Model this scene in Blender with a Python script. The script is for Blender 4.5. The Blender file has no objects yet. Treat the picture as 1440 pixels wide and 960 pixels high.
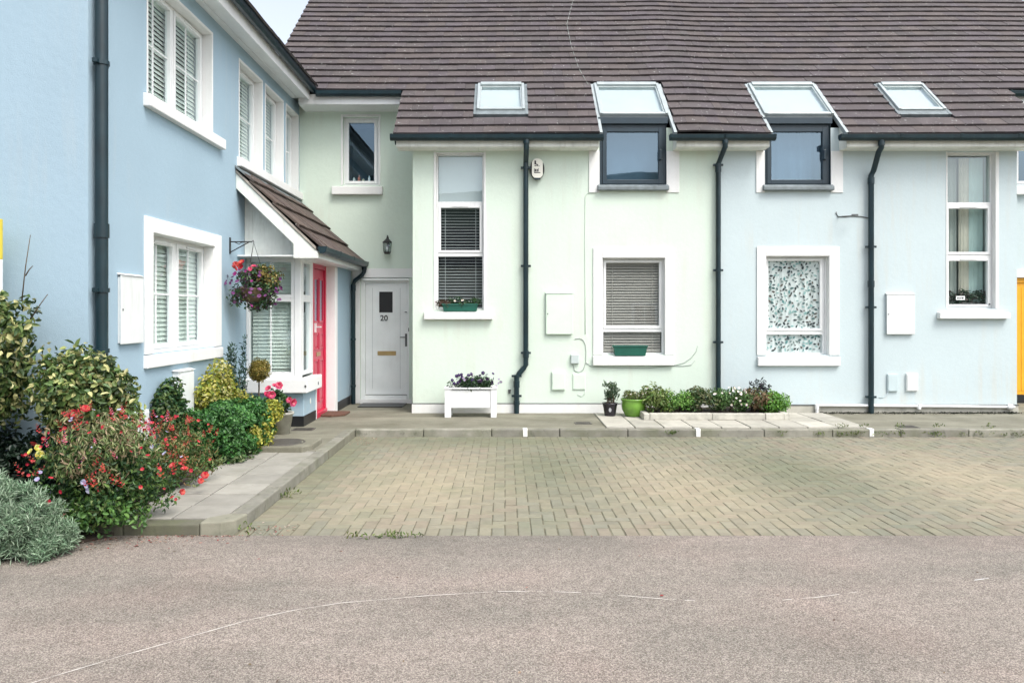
import bpy, math, random
import numpy as np
from mathutils import Vector, Matrix
random.seed(7); rng = np.random.default_rng(7)
PI = math.pi
sc = bpy.context.scene
COL = sc.collection
F = 1080.0                       # focal length in photo pixels (27 mm lens)
H = 1.65                         # eye height
YW = 12.0                        # main facade
YR = 13.3                        # recessed door wall
XL = -3.56                       # side facade of the blue house
def U(px, Y=YW): return (px-710)/F*Y
def Z(py, Y=YW): return H+(440-py)/F*Y
def lin(r, g, b):
    f = lambda c: (c/255/12.92 if c/255 <= .04045 else ((c/255+.055)/1.055)**2.4)
    return (f(r), f(g), f(b))

# ------------------------------------------------------------------ materials
def new_mat(name):
    m = bpy.data.materials.new(name); m.use_nodes = True
    nt = m.node_tree; b = nt.nodes['Principled BSDF']
    return m, nt, b
def node(nt, t, **kw):
    n = nt.nodes.new(t)
    for k, v in kw.items():
        if k in n.inputs.keys(): n.inputs[k].default_value = v
        else: setattr(n, k, v)
    return n
def noise(nt, vec, scale, detail=4, rough=.55):
    n = node(nt, 'ShaderNodeTexNoise'); n.inputs['Scale'].default_value = scale
    n.inputs['Detail'].default_value = detail; n.inputs['Roughness'].default_value = rough
    nt.links.new(vec, n.inputs['Vector']); return n.outputs['Fac']
def ramp(nt, fac, p0, p1, c0=(0,0,0), c1=(1,1,1)):
    r = node(nt, 'ShaderNodeValToRGB')
    r.color_ramp.elements[0].position = p0; r.color_ramp.elements[1].position = p1
    r.color_ramp.elements[0].color = (*c0, 1); r.color_ramp.elements[1].color = (*c1, 1)
    nt.links.new(fac, r.inputs['Fac']); return r.outputs['Color']
def mix(nt, fac, a, b, mode='MIX'):
    m = node(nt, 'ShaderNodeMix'); m.data_type = 'RGBA'; m.blend_type = mode
    for sock, v in ((m.inputs[0], fac), (m.inputs[6], a), (m.inputs[7], b)):
        if isinstance(v, (int, float)): sock.default_value = v
        elif isinstance(v, tuple): sock.default_value = (*v[:3], 1)
        else: nt.links.new(v, sock)
    return m.outputs[2]
def mul(nt, a, k):
    m = node(nt, 'ShaderNodeMath'); m.operation = 'MULTIPLY'; nt.links.new(a, m.inputs[0]); m.inputs[1].default_value = k
    return m.outputs[0]
def pos(nt, scale=(1,1,1)):
    g = node(nt, 'ShaderNodeNewGeometry')
    if scale == (1,1,1): return g.outputs['Position']
    mp = node(nt, 'ShaderNodeMapping'); mp.inputs['Scale'].default_value = scale
    nt.links.new(g.outputs['Position'], mp.inputs['Vector']); return mp.outputs['Vector']
def bump(nt, b, h, strength, dist):
    n = node(nt, 'ShaderNodeBump'); n.inputs['Strength'].default_value = strength; n.inputs['Distance'].default_value = dist
    nt.links.new(h, n.inputs['Height']); nt.links.new(n.outputs['Normal'], b.inputs['Normal'])
def simple(name, c, rough=.5, var=.12, vscale=6, bmp=0, bscale=60, spec=.5, metal=0, grime=None, gk=.35):
    m, nt, b = new_mat(name); p = pos(nt)
    f = noise(nt, p, vscale)
    col = mix(nt, ramp(nt, f, .3, .7), tuple(x*(1-var) for x in c), tuple(min(1, x*(1+var*.6)) for x in c))
    if grime:
        st_ = ramp(nt, noise(nt, pos(nt, (14,14,1.6)), 1.0, 5, .68), .50, .78); pa = ramp(nt, noise(nt, p, 3.1, 4), .38, .66)
        col = mix(nt, mul(nt, mix(nt, 1.0, st_, pa, 'MULTIPLY'), gk), col, grime)
    nt.links.new(col, b.inputs['Base Color'])
    b.inputs['Roughness'].default_value = rough; b.inputs['Metallic'].default_value = metal
    b.inputs['Specular IOR Level'].default_value = spec
    if bmp: bump(nt, b, noise(nt, p, bscale, 6), bmp, .004)
    return m
def stucco(name, c, stain=(.55,.53,.46), amount=.45):
    m, nt, b = new_mat(name); p = pos(nt)
    n1 = ramp(nt, noise(nt, p, .9, 5), .3, .72)
    col = mix(nt, n1, tuple(x*.955 for x in c), tuple(min(.9, x*1.02) for x in c))
    streak = ramp(nt, noise(nt, pos(nt, (7,7,.45)), 1.0, 5, .65), .48, .76)
    patch = ramp(nt, noise(nt, pos(nt, (.8,.8,.6)), 1.3, 3), .46, .66)
    fac = mix(nt, 1.0, streak, patch, 'MULTIPLY')
    col = mix(nt, mul(nt, fac, amount), col, stain)
    # splash dirt near the pavement
    g = node(nt, 'ShaderNodeSeparateXYZ'); nt.links.new(p, g.inputs[0])
    mr = node(nt, 'ShaderNodeMapRange'); mr.inputs[1].default_value = .62; mr.inputs[2].default_value = .12
    nt.links.new(g.outputs['Z'], mr.inputs[0])
    dn = ramp(nt, noise(nt, p, 5, 6), .4, .75)
    d = mix(nt, 1.0, mr.outputs[0], dn, 'MULTIPLY')
    col = mix(nt, mul(nt, d, .30), col, stain)
    fine = ramp(nt, noise(nt, p, 45, 4, .7), .25, .75, (.955,.955,.955), (1,1,1))
    col = mix(nt, 1.0, col, fine, 'MULTIPLY')
    nt.links.new(col, b.inputs['Base Color']); b.inputs['Roughness'].default_value = .9
    b.inputs['Specular IOR Level'].default_value = .2
    h = node(nt, 'ShaderNodeMath'); h.operation = 'ADD'
    nt.links.new(noise(nt, p, 120, 5, .7), h.inputs[0]); nt.links.new(noise(nt, p, 14, 3), h.inputs[1])
    bump(nt, b, h.outputs[0], .45, .006)
    return m
def attr_mat(name, rough=.6, spec=.3, trans=0.0, vs=8, var=.15, bmp=0, bscale=40, stains=None):
    """base colour from the mesh's own per-piece colour (leaf, tile, block)"""
    m, nt, b = new_mat(name); p = pos(nt)
    a = node(nt, 'ShaderNodeAttribute'); a.attribute_name = 'col'
    f = ramp(nt, noise(nt, p, vs, 5), .25, .75, (1-var,)*3, (1+var,)*3)
    col = mix(nt, 1.0, a.outputs['Color'], f, 'MULTIPLY')
    if stains:
        for (sc_, lo, hi, c, k) in stains:
            s = ramp(nt, noise(nt, p, sc_, 4, .6), lo, hi)
            col = mix(nt, mul(nt, s, k), col, c)
    nt.links.new(col, b.inputs['Base Color'])
    b.inputs['Roughness'].default_value = rough; b.inputs['Specular IOR Level'].default_value = spec
    if bmp: bump(nt, b, noise(nt, p, bscale, 6, .65), bmp, .004)
    if trans:
        t = node(nt, 'ShaderNodeBsdfTranslucent'); nt.links.new(col, t.inputs['Color'])
        ms = node(nt, 'ShaderNodeMixShader'); ms.inputs[0].default_value = trans
        nt.links.new(b.outputs[0], ms.inputs[1]); nt.links.new(t.outputs[0], ms.inputs[2])
        nt.links.new(ms.outputs[0], nt.nodes['Material Output'].inputs['Surface'])
    return m
def glass(name, base, gain=1.5, tint=(.95,.985,.975), wob=.0, gtint=(.85,.95,1)):
    m, nt, b = new_mat(name); nt.nodes.remove(b)
    tr = node(nt, 'ShaderNodeBsdfTransparent'); tr.inputs['Color'].default_value = (*tint, 1)
    gl = node(nt, 'ShaderNodeBsdfGlossy'); gl.inputs['Roughness'].default_value = .015
    gl.inputs['Color'].default_value = (*gtint,1)
    if wob:
        bp = node(nt, 'ShaderNodeBump'); bp.inputs['Strength'].default_value = wob; bp.inputs['Distance'].default_value = .02
        nt.links.new(noise(nt, pos(nt), 1.7, 2), bp.inputs['Height']); nt.links.new(bp.outputs['Normal'], gl.inputs['Normal'])
    ge = node(nt, 'ShaderNodeNewGeometry'); dp = node(nt, 'ShaderNodeVectorMath'); dp.operation = 'DOT_PRODUCT'
    nt.links.new(ge.outputs['Incoming'], dp.inputs[0]); nt.links.new(ge.outputs['Normal'], dp.inputs[1])
    ab = node(nt, 'ShaderNodeMath'); ab.operation = 'ABSOLUTE'; nt.links.new(dp.outputs['Value'], ab.inputs[0])
    om = node(nt, 'ShaderNodeMath'); om.operation = 'SUBTRACT'; om.inputs[0].default_value = 1; nt.links.new(ab.outputs[0], om.inputs[1])
    pw = node(nt, 'ShaderNodeMath'); pw.operation = 'POWER'; nt.links.new(om.outputs[0], pw.inputs[0]); pw.inputs[1].default_value = 5
    fr = node(nt, 'ShaderNodeMath'); fr.operation = 'MULTIPLY_ADD'; nt.links.new(pw.outputs[0], fr.inputs[0]); fr.inputs[1].default_value = .96; fr.inputs[2].default_value = .04
    k = node(nt, 'ShaderNodeMath'); k.operation = 'MULTIPLY_ADD'; k.use_clamp = True
    nt.links.new(fr.outputs[0], k.inputs[0]); k.inputs[1].default_value = gain; k.inputs[2].default_value = base
    ms = node(nt, 'ShaderNodeMixShader'); nt.links.new(k.outputs[0], ms.inputs[0])
    nt.links.new(tr.outputs[0], ms.inputs[1]); nt.links.new(gl.outputs[0], ms.inputs[2])
    nt.links.new(ms.outputs[0], nt.nodes['Material Output'].inputs['Surface'])
    return m

M = {}
M['mint'] = stucco('mint_render', (.635,.735,.645))
M['pale_blue'] = stucco('pale_blue_render', (.525,.615,.635), amount=.6)
M['blue'] = stucco('blue_render', (.342,.465,.55), amount=.25)
M['white_paint'] = stucco('white_painted_render', (.77,.78,.77), amount=.26)
M['plinth'] = stucco('stained_plinth', (.50,.49,.43), stain=(.16,.16,.13), amount=.6)
M['upvc'] = simple('white_upvc', (.76,.775,.775), .38, .05, 3, grime=(.40,.39,.33), gk=.3)
M['upvc_old'] = simple('weathered_white_board', (.78,.80,.75), .5, .12, 5, .1, grime=(.30,.29,.22), gk=.5)
M['cabinet'] = simple('white_grp', (.72,.75,.745), .48, .06, 3, grime=(.42,.40,.34), gk=.4)
M['mintbox'] = simple('mint_painted_box', (.62,.73,.625), .5, .05, 4)
M['bluebox'] = simple('blue_painted_box', (.50,.60,.62), .5, .06, 4)
M['navy'] = simple('navy_plastic', (.005,.022,.030), .36, .3, 4, grime=(.035,.06,.065), gk=.7)
M['anthracite'] = simple('anthracite_frame', (.018,.036,.05), .38, .15, 5)
M['silver'] = simple('grey_cladding_metal', (.40,.45,.45), .4, .12, 6, spec=.5, metal=.3)
M['lead'] = simple('lead_flashing', (.16,.19,.20), .55, .3, 9, .3, 30)
M['black'] = simple('black_paint', (.012,.013,.015), .4, .2, 5)
M['iron'] = simple('black_iron', (.02,.02,.02), .5, .2, 20)
M['red'] = simple('red_door_paint', (.53,.025,.07), .3, .1, 3)
M['yellow'] = simple('yellow_door_paint', (.80,.38,.025), .35, .1, 3)
M['door'] = simple('pale_grey_door', (.77,.80,.79), .42, .06, 3, grime=(.40,.40,.36), gk=.3)
M['brass'] = simple('brass', (.50,.38,.18), .35, .1, 8, metal=.8)
M['steel'] = simple('grey_steel', (.12,.13,.13), .4, .1, 8, metal=.6)
M['room'] = simple('dim_room', (.16,.18,.19), .9, .3, 1.5)
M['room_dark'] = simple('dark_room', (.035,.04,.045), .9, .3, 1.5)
M['room_light'] = simple('light_room', (.50,.54,.50), .9, .2, 1.5)
M['slat'] = simple('white_slat', (.66,.74,.68), .5, .05, 8)
M['slat_grey'] = simple('taupe_slat', (.40,.375,.345), .5, .05, 8)
M['slat_dark'] = simple('grey_slat', (.56,.60,.61), .45, .05, 8)
M['skyblind'] = simple('pale_rooflight_blind', (.44,.49,.50), .8, .05, 2)
M['roller'] = simple('white_roller_blind', (.58,.64,.66), .8, .05, 2)
M['curtain'] = simple('net_curtain', (.15,.20,.26), .9, .15, 3)
M['aqua'] = simple('aqua_sheer', (.44,.58,.56), .9, .1, 3)
M['pane_fill'] = simple('grey_green_pane_fill', (.33,.37,.35), .9, .12, 3)
M['cream'] = simple('cream_curtain', (.52,.505,.43), .9, .15, 4)
M['glass'] = glass('window_glass', .06, 1.5)
M['glass_sky'] = glass('reflective_glass', .13, 1.5, (.6,.72,.78), .03, (.60,.78,.92))
M['glass_mid'] = glass('blue_reflecting_glass', .07, 1.5, (.6,.75,.8), .02, (.58,.80,1.0))
M['glass_dark'] = glass('clear_glass', .03, 1.2, (.985,.99,.985))
M['leaf'] = attr_mat('leaf', .42, .45, .28, 20, .2)
M['petal'] = attr_mat('petal', .6, .2, .3, 30, .12)
M['bark'] = simple('bark', (.10,.075,.05), .9, .3, 20, .5, 50)
M['tile'] = attr_mat('roof_tile', .75, .35, 0, 3.0, .18, .5, 60,
     stains=[(2.2,.52,.75,(.075,.08,.07),.35),(24,.655,.69,(.50,.52,.50),.7),(7,.60,.75,(.16,.145,.13),.4)])
M['underlay'] = simple('roof_underlay', (.02,.02,.022), .9, .2, 5)
M['block'] = attr_mat('paving_block', .88, .25, 0, 9, .14, .5, 90,
     stains=[(1.3,.52,.72,(.17,.185,.115),.45),(.75,.58,.76,(.28,.22,.165),.35),(9,.60,.72,(.12,.125,.085),.35)])
M['slab'] = attr_mat('paving_slab', .88, .25, 0, 5, .15, .5, 80,
     stains=[(1.6,.54,.74,(.14,.145,.10),.4),(16,.66,.74,(.10,.10,.08),.4)])
M['kerb'] = attr_mat('kerb_stone', .9, .25, 0, 6, .22, .6, 70,
     stains=[(3.2,.45,.66,(.12,.13,.075),.55),(11,.58,.74,(.06,.065,.045),.6)])
M['pot_green'] = simple('green_glazed_pot', (.16,.33,.05), .18, .25, 7)
M['pot_black'] = simple('black_glazed_pot', (.018,.016,.022), .25, .3, 7)
M['trough'] = simple('green_plastic', (.012,.105,.075), .45, .15, 6)
M['soil'] = simple('soil', (.045,.034,.025), .95, .4, 15, .8, 40)
M['stone'] = simple('pale_edging_stone', (.47,.46,.40), .9, .3, 7, .5, 50)
M['mat'] = simple('brown_coir', (.11,.055,.035), .95, .3, 40, .8, 150)
M['white'] = simple('white_road_paint', (.78,.78,.75), .7, .12, 30)
M['coco'] = simple('coco_liner', (.12,.085,.05), .95, .4, 30, .8, 80)

def asphalt():
    m, nt, b = new_mat('asphalt'); p = pos(nt)
    v = node(nt, 'ShaderNodeTexVoronoi'); v.inputs['Scale'].default_value = 160; nt.links.new(p, v.inputs['Vector'])
    sp = node(nt, 'ShaderNodeSeparateColor'); nt.links.new(v.outputs['Color'], sp.inputs[0])
    stones = ramp(nt, sp.outputs[0], .15, .95, (.235,.211,.190), (.46,.415,.376))
    gaps = ramp(nt, v.outputs['Distance'], .35, .75, (1,1,1), (.52,.51,.50))
    col = mix(nt, 1.0, stones, gaps, 'MULTIPLY')
    big = ramp(nt, noise(nt, pos(nt, (.55,1.1,1)), .9, 4), .3, .72, (.74,.76,.72), (1.16,1.10,1.06))
    col = mix(nt, 1.0, col, big, 'MULTIPLY')
    pink = ramp(nt, noise(nt, p, .8, 3), .5, .72)
    col = mix(nt, mul(nt, pink, .35), col, mix(nt, 1.0, col, (1.12,.93,.93), 'MULTIPLY'))
    mid = ramp(nt, noise(nt, p, 11, 5, .7), .3, .75, (.84,.84,.84), (1.12,1.12,1.12))
    col = mix(nt, 1.0, col, mid, 'MULTIPLY')
    sx = node(nt, 'ShaderNodeSeparateXYZ'); nt.links.new(p, sx.inputs[0])
    ed = node(nt, 'ShaderNodeMapRange'); ed.inputs[1].default_value = 5.15; ed.inputs[2].default_value = 5.72; nt.links.new(sx.outputs['Y'], ed.inputs[0])
    dirt = mix(nt, 1.0, ed.outputs[0], ramp(nt, noise(nt, p, 3.5, 5, .7), .3, .65), 'MULTIPLY')
    col = mix(nt, mul(nt, dirt, .5), col, (.11,.10,.085))
    oil = ramp(nt, noise(nt, pos(nt, (.5,1.4,1)), 1.7, 5, .7), .60, .74)
    col = mix(nt, mul(nt, oil, .38), col, (.10,.092,.082))
    nt.links.new(col, b.inputs['Base Color']); b.inputs['Roughness'].default_value = .85
    b.inputs['Specular IOR Level'].default_value = .3
    h = node(nt, 'ShaderNodeMath'); h.operation = 'SUBTRACT'
    nt.links.new(noise(nt, p, 60, 5), h.inputs[0]); nt.links.new(v.outputs['Distance'], h.inputs[1])
    bump(nt, b, h.outputs[0], .7, .006)
    return m
M['asphalt'] = asphalt()
def concrete():
    m, nt, b = new_mat('old_concrete'); p = pos(nt)
    col = mix(nt, ramp(nt, noise(nt, p, 2.2, 6, .65), .3, .7), (.125,.12,.085), (.215,.207,.16))
    col = mix(nt, mul(nt, ramp(nt, noise(nt, pos(nt, (.5,2.2,1)), 1.5, 4), .5, .72), .6), col, (.29,.28,.22))
    col = mix(nt, mul(nt, ramp(nt, noise(nt, p, 7, 6, .7), .58, .75), .5), col, (.085,.09,.06))
    col = mix(nt, 1.0, col, ramp(nt, noise(nt, p, 70, 4, .7), .25, .75, (.82,)*3, (1.12,)*3), 'MULTIPLY')
    nt.links.new(col, b.inputs['Base Color']); b.inputs['Roughness'].default_value = .9
    bump(nt, b, noise(nt, p, 60, 6, .7), .5, .005)
    return m
M['concrete'] = concrete()
M['joint'] = simple('joint_sand', (.13,.122,.08), .95, .4, 8, .5, 90)
M['ground'] = simple('rough_ground', (.10,.12,.06), .95, .4, .3)
M['hill'] = simple('wooded_hill', (.035,.06,.04), .95, .4, .05)
M['metal_cover'] = simple('cast_iron_cover', (.075,.07,.06), .6, .35, 30, .5, 60)

# ------------------------------------------------------------------ mesh builder
class Fr:
    """wall frame: u to the right seen from outside, d into the wall, z up"""
    def __init__(s, kind, at): s.k = kind; s.at = at
    def __call__(s, u, d, z):
        return (u, s.at+d, z) if s.k == 'front' else (s.at-d, u, z)
W = Fr('front', 0.0)              # identity: u=x, d=y
FM = Fr('front', YW); FRC = Fr('front', YR); FS = Fr('side', XL)
class MB:
    def __init__(s, fr=W): s.v = []; s.f = []; s.c = []; s.fr = fr; s.cur = None
    def add(s, vs, fs, col=None):
        o = len(s.v); s.v += [tuple(s.fr(*p)) for p in vs]; s.f += [tuple(o+i for i in f) for f in fs]
        s.c += [col or (1,1,1)]*len(vs); return s
    def box(s, u0, u1, d0, d1, z0, z1, col=None):
        vs = [(u0,d0,z0),(u1,d0,z0),(u1,d1,z0),(u0,d1,z0),(u0,d0,z1),(u1,d0,z1),(u1,d1,z1),(u0,d1,z1)]
        return s.add(vs, [(0,3,2,1),(4,5,6,7),(0,1,5,4),(1,2,6,5),(2,3,7,6),(3,0,4,7)], col)
    def quad(s, *p, col=None): return s.add(list(p), [tuple(range(len(p)))], col)
    def prism_u(s, prof, u0, u1, col=None):
        """profile (d,z) extruded along u"""
        n = len(prof); vs = [(u0,d,z) for d, z in prof]+[(u1,d,z) for d, z in prof]
        fs = [tuple(range(n))[::-1], tuple(range(n, 2*n))]+[(i,(i+1)%n,n+(i+1)%n,n+i) for i in range(n)]
        return s.add(vs, fs, col)
    def prism_d(s, prof, d0, d1, col=None):
        """profile (u,z) extruded along d"""
        n = len(prof); vs = [(u,d0,z) for u, z in prof]+[(u,d1,z) for u, z in prof]
        fs = [tuple(range(n)), tuple(range(n, 2*n))[::-1]]+[(i,n+i,n+(i+1)%n,(i+1)%n) for i in range(n)]
        return s.add(vs, fs, col)
    def prism_z(s, prof, z0, z1, col=None):
        n = len(prof); vs = [(u,d,z0) for u, d in prof]+[(u,d,z1) for u, d in prof]
        fs = [tuple(range(n))[::-1], tuple(range(n, 2*n))]+[(i,(i+1)%n,n+(i+1)%n,n+i) for i in range(n)]
        return s.add(vs, fs, col)
    def tube(s, pts, r, n=10, r1=None, col=None):
        P = [Vector(p) for p in pts]; k = len(P); vs = []; fs = []
        up = Vector((.123,.37,.92))
        for i in range(k):
            t = (P[min(i+1,k-1)]-P[max(i-1,0)]).normalized()
            a = t.cross(up)
            if a.length < .05: a = t.cross(Vector((1,0,0)))
            a.normalize(); b = t.cross(a)
            rr = r if r1 is None else r+(r1-r)*i/max(1,k-1)
            for j in range(n):
                q = P[i]+(a*math.cos(2*PI*j/n)+b*math.sin(2*PI*j/n))*rr; vs.append(tuple(q))
        for i in range(k-1):
            for j in range(n): fs.append((i*n+j, i*n+(j+1)%n, (i+1)*n+(j+1)%n, (i+1)*n+j))
        fs.append(tuple(range(n))[::-1]); fs.append(tuple(range((k-1)*n, k*n)))
        return s.add(vs, fs, col)
    def lathe(s, prof, c, n=20, sy=1.0, col=None):
        """profile of (r,z) about the point c"""
        vs = []; fs = []; k = len(prof)
        for r, z in prof:
            for j in range(n): vs.append((c[0]+r*math.cos(2*PI*j/n), c[1]+r*sy*math.sin(2*PI*j/n), c[2]+z))
        for i in range(k-1):
            for j in range(n): fs.append((i*n+j, i*n+(j+1)%n, (i+1)*n+(j+1)%n, (i+1)*n+j))
        if prof[0][0] > 1e-6: fs.append(tuple(range(n))[::-1])
        if prof[-1][0] > 1e-6: fs.append(tuple(range((k-1)*n, k*n)))
        return s.add(vs, fs, col)
    def arrays(s, V, Fq, C):
        o = len(s.v); s.v += [tuple(p) for p in V]; s.f += [tuple(int(i)+o for i in f) for f in Fq]; s.c += [tuple(c) for c in C]; return s

ORG = {}
def org(o): return ORG.get(o.name, Vector((0,0,0))) if o else Vector((0,0,0))
def link_mesh(name, me, mat, parent=None, bevel=0, smooth=False, origin=None):
    o = bpy.data.objects.new(name, me); COL.objects.link(o)
    if mat: me.materials.append(M[mat] if isinstance(mat, str) else mat)
    if parent: o.parent = parent; ORG[o.name] = org(parent).copy()
    else:
        ORG[o.name] = Vector(origin) if origin else Vector((0,0,0)); o.location = ORG[o.name]
    if smooth:
        for p in me.polygons: p.use_smooth = True
    if bevel:
        m = o.modifiers.new('bevel', 'BEVEL'); m.width = bevel; m.segments = 2; m.limit_method = 'ANGLE'; m.angle_limit = math.radians(40)
        m.harden_normals = False
    return o
def obj(name, mb, mat, parent=None, bevel=0, smooth=False, origin=None):
    """link a builder as ONE mesh object; coordinates were written in world space"""
    og = org(parent) if parent else (Vector(origin) if origin else Vector((0,0,0)))
    V = np.array(mb.v, dtype=np.float64)-np.array(og)
    me = bpy.data.meshes.new(name); me.from_pydata(V.tolist(), [], mb.f)
    if any(c != (1,1,1) for c in mb.c[:1]+mb.c[-1:]):
        a = me.color_attributes.new('col', 'FLOAT_COLOR', 'POINT')
        C = np.ones((len(mb.c), 4), dtype=np.float32); C[:, :3] = np.array(mb.c); a.data.foreach_set('color', C.ravel())
    me.update()
    return link_mesh(name, me, mat, parent, bevel, smooth, origin)
def tag(o, label=None, cat=None, group=None, kind=None):
    if label: o['label'] = label
    if cat: o['category'] = cat
    if group: o['group'] = group
    if kind: o['kind'] = kind
    return o
def thing(name, label, cat, loc, group=None):
    o = bpy.data.objects.new(name, None); COL.objects.link(o); o.location = loc; o.empty_display_size = .1
    ORG[o.name] = Vector(loc); return tag(o, label, cat, group)
def struct(name, mb, mat, bevel=0): return tag(obj(name, mb, mat, None, bevel), kind='structure')

# ------------------------------------------------------------------ building helpers
def wall_panel(mb, u0, u1, z0, z1, holes, thick=.3):
    zt = z1
    us = sorted({u0, u1, *[h[0] for h in holes], *[h[1] for h in holes]})
    zs = sorted({z0, z1, *[h[2] for h in holes], *[h[3] for h in holes]})
    us = [u for u in us if u0-1e-6 <= u <= u1+1e-6]; zs = [z for z in zs if z0-1e-6 <= z <= z1+1e-6]
    for a, b in zip(us, us[1:]):
        for c, d in zip(zs, zs[1:]):
            mu, mz = (a+b)/2, (c+d)/2
            if any(h[0] < mu < h[1] and h[2] < mz < h[3] for h in holes): continue
            mb.quad((a,0,c),(b,0,c),(b,0,d),(a,0,d))
    for a, b, c, d in holes:
        t = thick; open_top = d > zt-1e-6; d = min(d, zt)
        mb.quad((a,0,c),(a,0,d),(a,t,d),(a,t,c)); mb.quad((b,0,c),(b,t,c),(b,t,d),(b,0,d))
        mb.quad((a,0,c),(a,t,c),(b,t,c),(b,0,c))
        if not open_top: mb.quad((a,0,d),(b,0,d),(b,t,d),(a,t,d))
def ring(mb, u0, u1, z0, z1, w, d0, d1, wb=None):
    wb = wb or w
    mb.box(u0, u0+w, d0, d1, z0, z1); mb.box(u1-w, u1, d0, d1, z0, z1)
    mb.box(u0+w, u1-w, d0, d1, z0, z0+wb); mb.box(u0+w, u1-w, d0, d1, z1-w, z1)
def window(house, fr, u0, u1, z0, z1, d, lights, mat='upvc', glassm='glass', fw=.05, room='room', vents=True, roomd=1.0, roomm=.05):
    """lights: (ua,ub,za,zb, sash 0/1, bars_v, bars_h).  returns the window part"""
    mb = MB(fr)
    for (a, b, c, e, sash, bv, bh) in lights:
        ring(mb, a, b, c, e, fw*.55, d, d+.07)
        w = fw*.55
        if sash: ring(mb, a+w+.002, b-w-.002, c+w+.002, e-w-.002, fw*.8, d-.012, d+.05); w += fw*.8+.002
        for k in range(bv):
            u = a+w+(b-a-2*w)*(k+1)/(bv+1); mb.box(u-.009, u+.009, d+.018, d+.036, c+w, e-w)
        for k in range(bh):
            z = c+w+(e-c-2*w)*(k+1)/(bh+1); mb.box(a+w, b-w, d+.020, d+.034, z-.009, z+.009)
        if vents and sash:
            mb.box((a+b)/2-.13, (a+b)/2+.13, d-.026, d-.0125, e-w+.012, e-w+.034)
    wo = obj('window', mb, mat, house, .004)
    for (a, b, c, e, sash, bv, bh) in lights:
        w = fw*.55+(fw*.8 if sash else 0)
        g = MB(fr); g.quad((a+w-.005,d+.027,c+w-.005),(b-w+.005,d+.027,c+w-.005),(b-w+.005,d+.027,e-w+.005),(a+w-.005,d+.027,e-w+.005))
        obj('pane', g, glassm if not isinstance(glassm, dict) else glassm.get((a,c), 'glass'), wo)
    if not room: return wo
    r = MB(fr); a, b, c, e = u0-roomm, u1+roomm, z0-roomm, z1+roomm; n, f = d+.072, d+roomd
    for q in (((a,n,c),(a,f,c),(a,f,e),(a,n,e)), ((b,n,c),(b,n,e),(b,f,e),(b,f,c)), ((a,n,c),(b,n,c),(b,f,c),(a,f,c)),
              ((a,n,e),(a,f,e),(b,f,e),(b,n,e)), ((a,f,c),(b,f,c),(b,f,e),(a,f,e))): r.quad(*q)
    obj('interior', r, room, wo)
    return wo
def blind(win, fr, u0, u1, z0, z1, d, mat='slat', pitch=.047, tilt=35, width=.05):
    mb = MB(fr); z = z1-.05; mb.box(u0, u1, d-.02, d+.02, z1-.035, z1)
    t = math.radians(tilt)
    while z > z0+.03:
        dd, dz = width/2*math.cos(t), width/2*math.sin(t); j = random.uniform(-.002,.002)
        mb.box  # slat: a thin tilted strip
        vs = [(u0,d-dd,z-dz+j),(u1,d-dd,z-dz-j),(u1,d+dd,z+dz-j),(u0,d+dd,z+dz+j)]
        vs += [(u,e,q+.0016) for u, e, q in vs]
        mb.add(vs, [(0,3,2,1),(4,5,6,7),(0,1,5,4),(1,2,6,5),(2,3,7,6),(3,0,4,7)]); z -= pitch
    mb.box(u0, u1, d-.018, d+.018, z0, z0+.02)
    for k in (.15,.85):
        u = u0+(u1-u0)*k; mb.box(u-.003, u+.003, d-.027, d-.025, z0, z1)
    return obj('blind', mb, mat, win)
def sill(win, fr, u0, u1, z0, z1, proj=.1, mat='white_paint', back=.1):
    mb = MB(fr); mb.prism_u([(-proj,z0),(back,z0),(back,z1+.012),(-proj,z1-.012)], u0, u1)
    return obj('sill', mb, mat, win, .008)
def surround(win, fr, o, i, proj=.02, mat='white_paint', top=True, bottom=False):
    """flat plaster band round an opening: o = outer rect, i = inner rect"""
    mb = MB(fr); z0 = o[2]
    mb.box(o[0], i[0], -proj, .003, z0, o[3]); mb.box(i[1], o[1], -proj, .003, z0, o[3])
    if top: mb.box(i[0], i[1], -proj, .003, i[3], o[3])
    if bottom: mb.box(i[0], i[1], -proj, .003, o[2], i[2])
    return obj('surround', mb, mat, win, .005)
def reveal(win, fr, u0, u1, z0, z1, d, mat='white_paint', thick=.004):
    mb = MB(fr); t = thick
    mb.box(u0, u0+t, -.002, d, z0, z1); mb.box(u1-t, u1, -.002, d, z0, z1); mb.box(u0+t, u1-t, -.002, d, z1-t, z1)
    return obj('reveal', mb, mat, win)
def fold(win, fr, u0, u1, z0, z1, d, mat='curtain', waves=9, amp=.02):
    mb = MB(fr); n = waves*8; vs = []; fs = []
    for i in range(n+1):
        u = u0+(u1-u0)*i/n; dd = d+amp*math.sin(2*PI*waves*i/n)+amp*.5*math.sin(2.3*PI*waves*i/n+1)
        vs += [(u,dd,z0),(u,dd,z1)]
        if i: fs.append((2*i-2,2*i,2*i+1,2*i-1))
    mb.add(vs, fs); return obj('curtain', mb, mat, win, smooth=True)
def flat_blind(win, fr, u0, u1, z0, z1, d, mat='roller'):
    mb = MB(fr); mb.box(u0, u1, d, d+.004, z0, z1); mb.box(u0, u1, d-.008, d-.001, z0, z0+.025)
    return obj('blind', mb, mat, win)
GPROF = [(0,0),(-.005,-.004),(-.012,-.055),(-.035,-.088),(-.085,-.088),(-.112,-.055),(-.12,0),(-.112,.003),(-.104,-.05),(-.082,-.079),(-.04,-.079),(-.02,-.05),(-.012,0)]
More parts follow.
